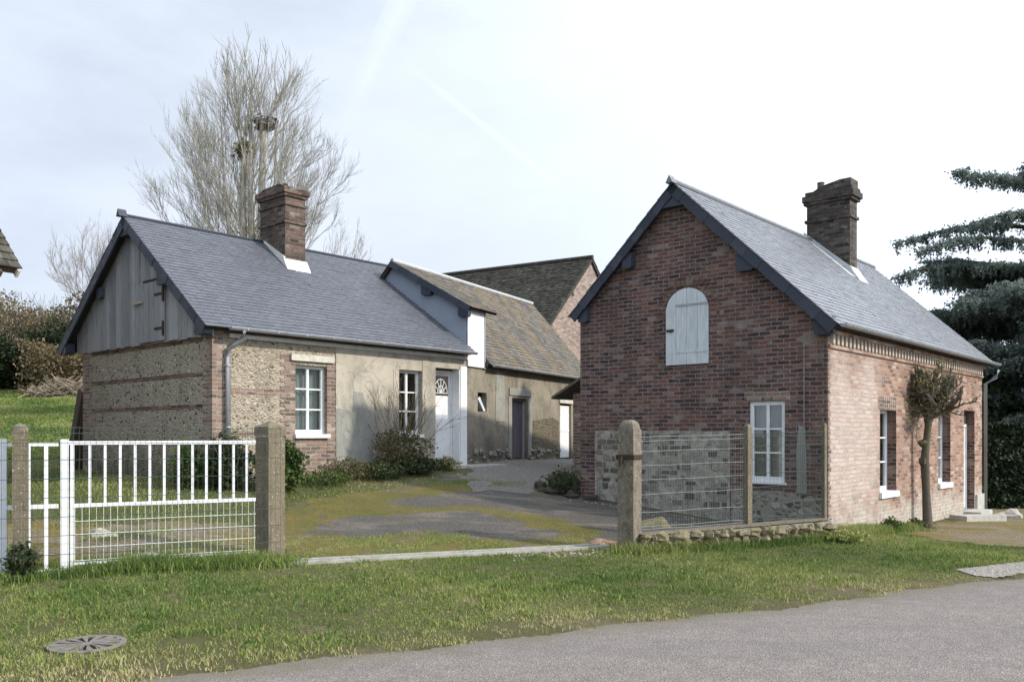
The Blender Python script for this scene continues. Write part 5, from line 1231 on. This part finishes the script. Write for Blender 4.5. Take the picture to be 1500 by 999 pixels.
# ------------------------------------------------------------------ grass blades
def blades(n, region, hmin, hmax, wid, seedcol=0., bias=0.):
    """region: function(n)->x,y candidate arrays already filtered"""
    x, y = region(n); n = len(x); z = H(x, y)
    cl = (np.sin(x * 1.7 + y * .9) + np.sin(x * .6 - y * 2.1 + 2) + np.sin(x * 4.1 + y * 3.3) * .6 + np.sin(x * 9 - y * 7) * .5) / 3.1
    hh = rng.uniform(hmin, hmax, n) * (1 + .45 * cl); a = rng.uniform(0, 2 * PI, n); lean = rng.uniform(.1, .9, n) * hh; la = rng.uniform(0, 2 * PI, n)
    w_ = wid * rng.uniform(.6, 1.3, n) / 2; dx, dy = np.cos(a) * w_, np.sin(a) * w_; lx, ly = np.cos(la) * lean, np.sin(la) * lean
    z -= .006
    V = np.empty((n, 5, 3)); V[:, 0] = np.c_[x - dx, y - dy, z]; V[:, 1] = np.c_[x + dx, y + dy, z]
    V[:, 2] = np.c_[x + dx * .8 + lx * .35, y + dy * .8 + ly * .35, z + hh * .6]; V[:, 3] = np.c_[x - dx * .8 + lx * .35, y - dy * .8 + ly * .35, z + hh * .6]
    V[:, 4] = np.c_[x + lx, y + ly, z + hh * .92]
    b = np.arange(n)[:, None] * 5
    T1 = np.concatenate([b + [0, 1, 2], b + [0, 2, 3], b + [3, 2, 4]], 1).reshape(-1, 3)
    r = np.clip(.42 + bias + .2 * cl + .25 * (np.sin(x * .8 + 1) * np.sin(y * 1.1 + x * .4)) + .5 * np.exp(-np.clip(rdist(x, y), 0, 9) / .45) * (rng.random(n) < .6) + rng.normal(0, .2, n), 0, 1)
    return V.reshape(-1, 3), T1, np.repeat(r, 3)
HOUSES = [[gR(0, 0), gR(RL, 0), gR(RL, 4.7), gR(0, 4.7)], [gL(0, 0), gL(6.2, 0), gL(6.2, 5.2), gL(0, 5.2)]]
def clear(x, y):
    m = np.ones(len(x), bool)
    for P_ in HOUSES + [DRIVE, PATH]: m &= ~inpoly(x, y, P_)
    m &= ((x + 3.22) ** 2 + (y - 6.52) ** 2) > .19 ** 2
    return m
def jn(x, y): return .10 * np.sin(x * 2.9) + .07 * np.sin(x * 7.3 + y) + .05 * np.sin(x * 17.)
def verge(n):
    t = rng.uniform(-4.5, 15, n); d_ = rng.random(n) ** .9 * 5.4 - .1; x = RE0[0] + rd[0] * t + rn[0] * d_; y = RE0[1] + rd[1] * t + rn[1] * d_
    m = clear(x, y) & ~inpoly(x, y, COURT) & (d_ > .02 + jn(x, y) + .06 - .16 * rng.random(n) ** 2) & ~inpoly(x, y, EARTH) & (x / y > -.66)
    # thin patches
    th = np.sin(x * 2.3 + y * 1.1) * np.sin(y * 2.9 - x * .7); bare = (np.sin(x * 5.3 + y * 2.7) * np.sin(y * 6.1 - x * 3.2) + .6 * np.sin(x * 11 + y * 9)) ; m &= (rng.random(n) > .12 + .4 * (th > .55) + .5 * (bare > .85) + .55 * ((d_ < .5) & (bare > .1))) 
    return x[m], y[m]
def weeds(n):
    k = 420; t = rng.uniform(-4.5, 14, k); d_ = rng.uniform(.35, 4.6, k); i = rng.integers(0, k, n); r_ = rng.uniform(.04, .17, k)[i]
    t = t[i] + rng.normal(0, 1, n) * r_; d_ = d_[i] + rng.normal(0, 1, n) * r_; x = RE0[0] + rd[0] * t + rn[0] * d_; y = RE0[1] + rd[1] * t + rn[1] * d_
    m = clear(x, y) & ~inpoly(x, y, COURT) & ~inpoly(x, y, EARTH) & (d_ > .1) & (x / y > -.66); return x[m], y[m]
def lawn(n):
    y = rng.uniform(9.5, 24, n) ; x = rng.uniform(-.66, -.12, n) * y; m = clear(x, y) & ~inpoly(x, y, COURT) & (rdist(x, y) > 4.4) & ~(inpoly(x, y, BARE2) & (np.sin(x * 2.1 + y * 3) + np.sin(x * 5 - y * 4) > -.3)); return x[m], y[m]
def field(n):
    y = 20 + 30 * rng.random(n) ** 1.3; x = rng.uniform(-.66, -.45, n) * y; return x, y
def moss(n):
    y = rng.uniform(10, 18, n); x = rng.uniform(-4, 3.5, n)
    m = inpoly(x, y, COURT) & clear(x, y) & (mossf(x, y) * (.6 + .4 * np.sin(x * 8 + y * 3) * np.sin(y * 9 - x * 4)) > rng.random(n) * .9 + .12); return x[m], y[m]
def strips(n):
    P_ = [((-2.5, 10.5), (1.2, 12.35)), ((-1.6, 16.2), (.6, 16.9)), ((-3.2, 11.2), (-.5, 12.4))]; k = rng.integers(0, 3, n); t = rng.random(n); x = np.empty(n); y = np.empty(n)
    for i, (a, b) in enumerate(P_):
        m = k == i; x[m] = a[0] + (b[0] - a[0]) * t[m]; y[m] = a[1] + (b[1] - a[1]) * t[m]
    x += rng.normal(0, .28, n); y += rng.normal(0, .2, n); m = ((x + 2.6) * -.45 + (y - 10.17) * .89 > .12) & (np.sin(x * 3.3 + y * 5) + np.sin(x * 7.9 - y * 4.4) > -.5); return x[m], y[m]
def earthg(n):
    x = rng.uniform(5, 16, n); y = rng.uniform(11, 21, n); nn = np.sin(x * 1.5 + y * 2.2) + np.sin(x * .7 - y * 3.1 + 1) + .7 * np.sin(x * 4 + y * 5)
    m = inpoly(x, y, EARTH) & clear(x, y) & (nn > .7); return x[m], y[m]
parts = [blades(470000, verge, .012, .042, .0075), blades(22000, weeds, .03, .08, .011, bias=-.2), blades(90000, lawn, .02, .055, .012, bias=-.1), blades(60000, field, .06, .14, .04, bias=-.1), blades(230000, moss, .006, .022, .008, bias=.12), blades(60000, strips, .012, .04, .008, bias=0.), blades(40000, earthg, .012, .035, .012, bias=.2)]
def edge(n):   # longer tufts along the fences, posts and walls
    k = rng.integers(0, 4, n); t = rng.random(n); x = np.empty(n); y = np.empty(n)
    segs = [((-6.9, 7.9), (-2.9, 10.3)), ((1.5, 11.6), (4.9, 12.95)), ((-4.2, 9.6), (-2.6, 10.2)), (tuple(W(R0, 0., -.18)), tuple(W(R0, 3.4, -.2)))]
    for i, (a, b) in enumerate(segs):
        m = k == i; x[m] = a[0] + (b[0] - a[0]) * t[m]; y[m] = a[1] + (b[1] - a[1]) * t[m]
    x += rng.normal(0, .12, n); y += rng.normal(0, .12, n); m = clear(x, y); return x[m], y[m]
parts.append(blades(24000, edge, .07, .2, .009, bias=-.1))
off = 0; VV = []; FF = []; RR = []
for V_, F_, r_ in parts: VV.append(V_); FF.append(F_ + off); RR.append(r_); off += len(V_)
tag(mesh_obj('grass', np.concatenate(VV), np.concatenate(FF), M_grass, None, np.concatenate(RR), uv=False), 'rough green grass of the verge, lawn and mossy yard edges', kind='stuff')

# ------------------------------------------------------------------ light, sky, camera
hx, hy_ = .943, -.333; el = math.radians(32)
sun_dir = Vector((hx * math.cos(el), hy_ * math.cos(el), math.sin(el)))
sl = bpy.data.lights.new('sun', 'SUN'); sl.energy = 3.4; sl.angle = math.radians(1.2); sl.color = (1, .91, .78)
so = bpy.data.objects.new('sun', sl); COL.objects.link(so); so.rotation_euler = sun_dir.to_track_quat('Z', 'Y').to_euler(); so.location = (20, -10, 20)
w = bpy.data.worlds.new('World'); S.world = w; w.use_nodes = True; nt = w.node_tree; nt.nodes.clear()
def wn(t, **k):
    nd = nt.nodes.new('ShaderNode' + t)
    for a, b in k.items(): setattr(nd, a, b)
    return nd
sky = wn('TexSky', sky_type='NISHITA', sun_disc=False, sun_elevation=el, sun_rotation=math.atan2(hx, hy_), altitude=50, air_density=1.0, dust_density=3.0, ozone_density=1.2)
bg = wn('Background'); out = wn('OutputWorld'); bg.inputs[1].default_value = .13
tc = wn('TexCoord'); mp = wn('Mapping'); mp.inputs['Scale'].default_value = (1.2, 1.2, 3.); nz = wn('TexNoise'); nz.inputs['Scale'].default_value = 1.6; nz.inputs['Detail'].default_value = 6; nz.inputs['Roughness'].default_value = .6
rp_ = wn('ValToRGB'); rp_.color_ramp.elements[0].position = .3; rp_.color_ramp.elements[0].color = (.62, .62, .62, 1); rp_.color_ramp.elements[1].position = .72; rp_.color_ramp.elements[1].color = (.97, .97, .97, 1)
mx = wn('Mix', data_type='RGBA'); mx.inputs[7].default_value = (1, 1, 1, 1)
L_ = nt.links.new
L_(tc.outputs['Generated'], mp.inputs[0]); L_(mp.outputs[0], nz.inputs['Vector']); L_(nz.outputs[0], rp_.inputs[0])
# clouds thicken towards the sun side
dot = wn('VectorMath', operation='DOT_PRODUCT'); dot.inputs[1].default_value = (.75, .5, .1); L_(tc.outputs['Generated'], dot.inputs[0])
mr = wn('MapRange'); mr.inputs[1].default_value = -.2; mr.inputs[2].default_value = .75; mr.inputs[3].default_value = 0; mr.inputs[4].default_value = .4; L_(dot.outputs['Value'], mr.inputs[0])
# aircraft trails: thin bands on great circles
def trail(nrm, half, win):
    d = wn('VectorMath', operation='DOT_PRODUCT'); d.inputs[1].default_value = nrm; L_(tc.outputs['Generated'], d.inputs[0])
    ab = wn('Math', operation='ABSOLUTE'); L_(d.outputs['Value'], ab.inputs[0])
    m1 = wn('MapRange'); m1.inputs[1].default_value = 0; m1.inputs[2].default_value = half; m1.inputs[3].default_value = 1; m1.inputs[4].default_value = 0; L_(ab.outputs[0], m1.inputs[0])
    d2 = wn('VectorMath', operation='DOT_PRODUCT'); d2.inputs[1].default_value = win[0]; L_(tc.outputs['Generated'], d2.inputs[0])
    m2 = wn('MapRange'); m2.inputs[1].default_value = win[1]; m2.inputs[2].default_value = win[2]; m2.inputs[3].default_value = 0; m2.inputs[4].default_value = win[3]; L_(d2.outputs['Value'], m2.inputs[0])
    mu = wn('Math', operation='MULTIPLY'); L_(m1.outputs[0], mu.inputs[0]); L_(m2.outputs[0], mu.inputs[1]); return mu.outputs[0]
def dirn(px_, py_): return Vector(((px_ - 750) / 1260, 1, (636 - py_) / 1260)).normalized()
def tr2(a, b, half, amt):
    A, B = dirn(*a), dirn(*b); n_ = A.cross(B).normalized(); mid = (A + B).normalized(); c_ = A.dot(mid); return trail(tuple(n_), half, (tuple(mid), c_ - .004, c_ + .004, amt))
t1 = tr2((640, 130), (790, 250), .005, 1.); t2 = tr2((590, 0), (530, 130), .014, 1.)
a1 = wn('Math', operation='ADD'); a1.use_clamp = True; L_(rp_.outputs[0], a1.inputs[0]); L_(mr.outputs[0], a1.inputs[1])
a2 = wn('Math', operation='ADD'); a2.use_clamp = True; L_(a1.outputs[0], a2.inputs[0]); L_(t1, a2.inputs[1])
a3 = wn('Math', operation='ADD'); a3.use_clamp = True; L_(a2.outputs[0], a3.inputs[0]); L_(t2, a3.inputs[1])
cb = wn('MapRange'); cb.interpolation_type = 'SMOOTHSTEP'; cb.inputs[1].default_value = -.35; cb.inputs[2].default_value = 1.0; cb.inputs[3].default_value = 5.7; cb.inputs[4].default_value = 13.5
ds = wn('VectorMath', operation='DOT_PRODUCT'); ds.inputs[1].default_value = tuple(sun_dir); L_(tc.outputs['Generated'], ds.inputs[0]); L_(ds.outputs['Value'], cb.inputs[0])
cc = wn('VectorMath', operation='SCALE'); cc.inputs[0].default_value = (.82, .905, 1.05); L_(cb.outputs[0], cc.inputs['Scale']); L_(cc.outputs[0], mx.inputs[7])
tb_ = wn('Math', operation='MAXIMUM'); L_(t1, tb_.inputs[0]); L_(t2, tb_.inputs[1]); tm = wn('Math', operation='MULTIPLY_ADD'); L_(tb_.outputs[0], tm.inputs[0]); tm.inputs[1].default_value = .10; tm.inputs[2].default_value = 1.
nm = wn('MapRange'); nm.inputs[1].default_value = .35; nm.inputs[2].default_value = .65; nm.inputs[3].default_value = .94; nm.inputs[4].default_value = 1.07; L_(nz.outputs[0], nm.inputs[0])
t3 = wn('Math', operation='MULTIPLY'); L_(tm.outputs[0], t3.inputs[0]); L_(nm.outputs[0], t3.inputs[1]); t4 = wn('Math', operation='MULTIPLY'); L_(t3.outputs[0], t4.inputs[0]); L_(cb.outputs[0], t4.inputs[1]); L_(t4.outputs[0], cc.inputs['Scale'])
L_(a3.outputs[0], mx.inputs[0]); L_(sky.outputs[0], mx.inputs[6]); L_(mx.outputs[2], bg.inputs[0]); L_(bg.outputs[0], out.inputs[0])

cam = bpy.data.cameras.new('camera'); co = bpy.data.objects.new('camera', cam); COL.objects.link(co); S.camera = co
co.location = (0, 0, 1.6); co.rotation_euler = (math.radians(90), 0, 0)
cam.sensor_width = 36; cam.lens = 1260 / 1500 * 36; cam.shift_y = (636 - 499.5) / 1500; cam.clip_end = 2000; cam.clip_start = .1
S.render.engine = 'CYCLES'; S.render.resolution_x = 1024; S.render.resolution_y = 681
S.view_settings.view_transform = 'Standard'; S.view_settings.look = 'None'; S.view_settings.exposure = .38; S.view_settings.gamma = 1
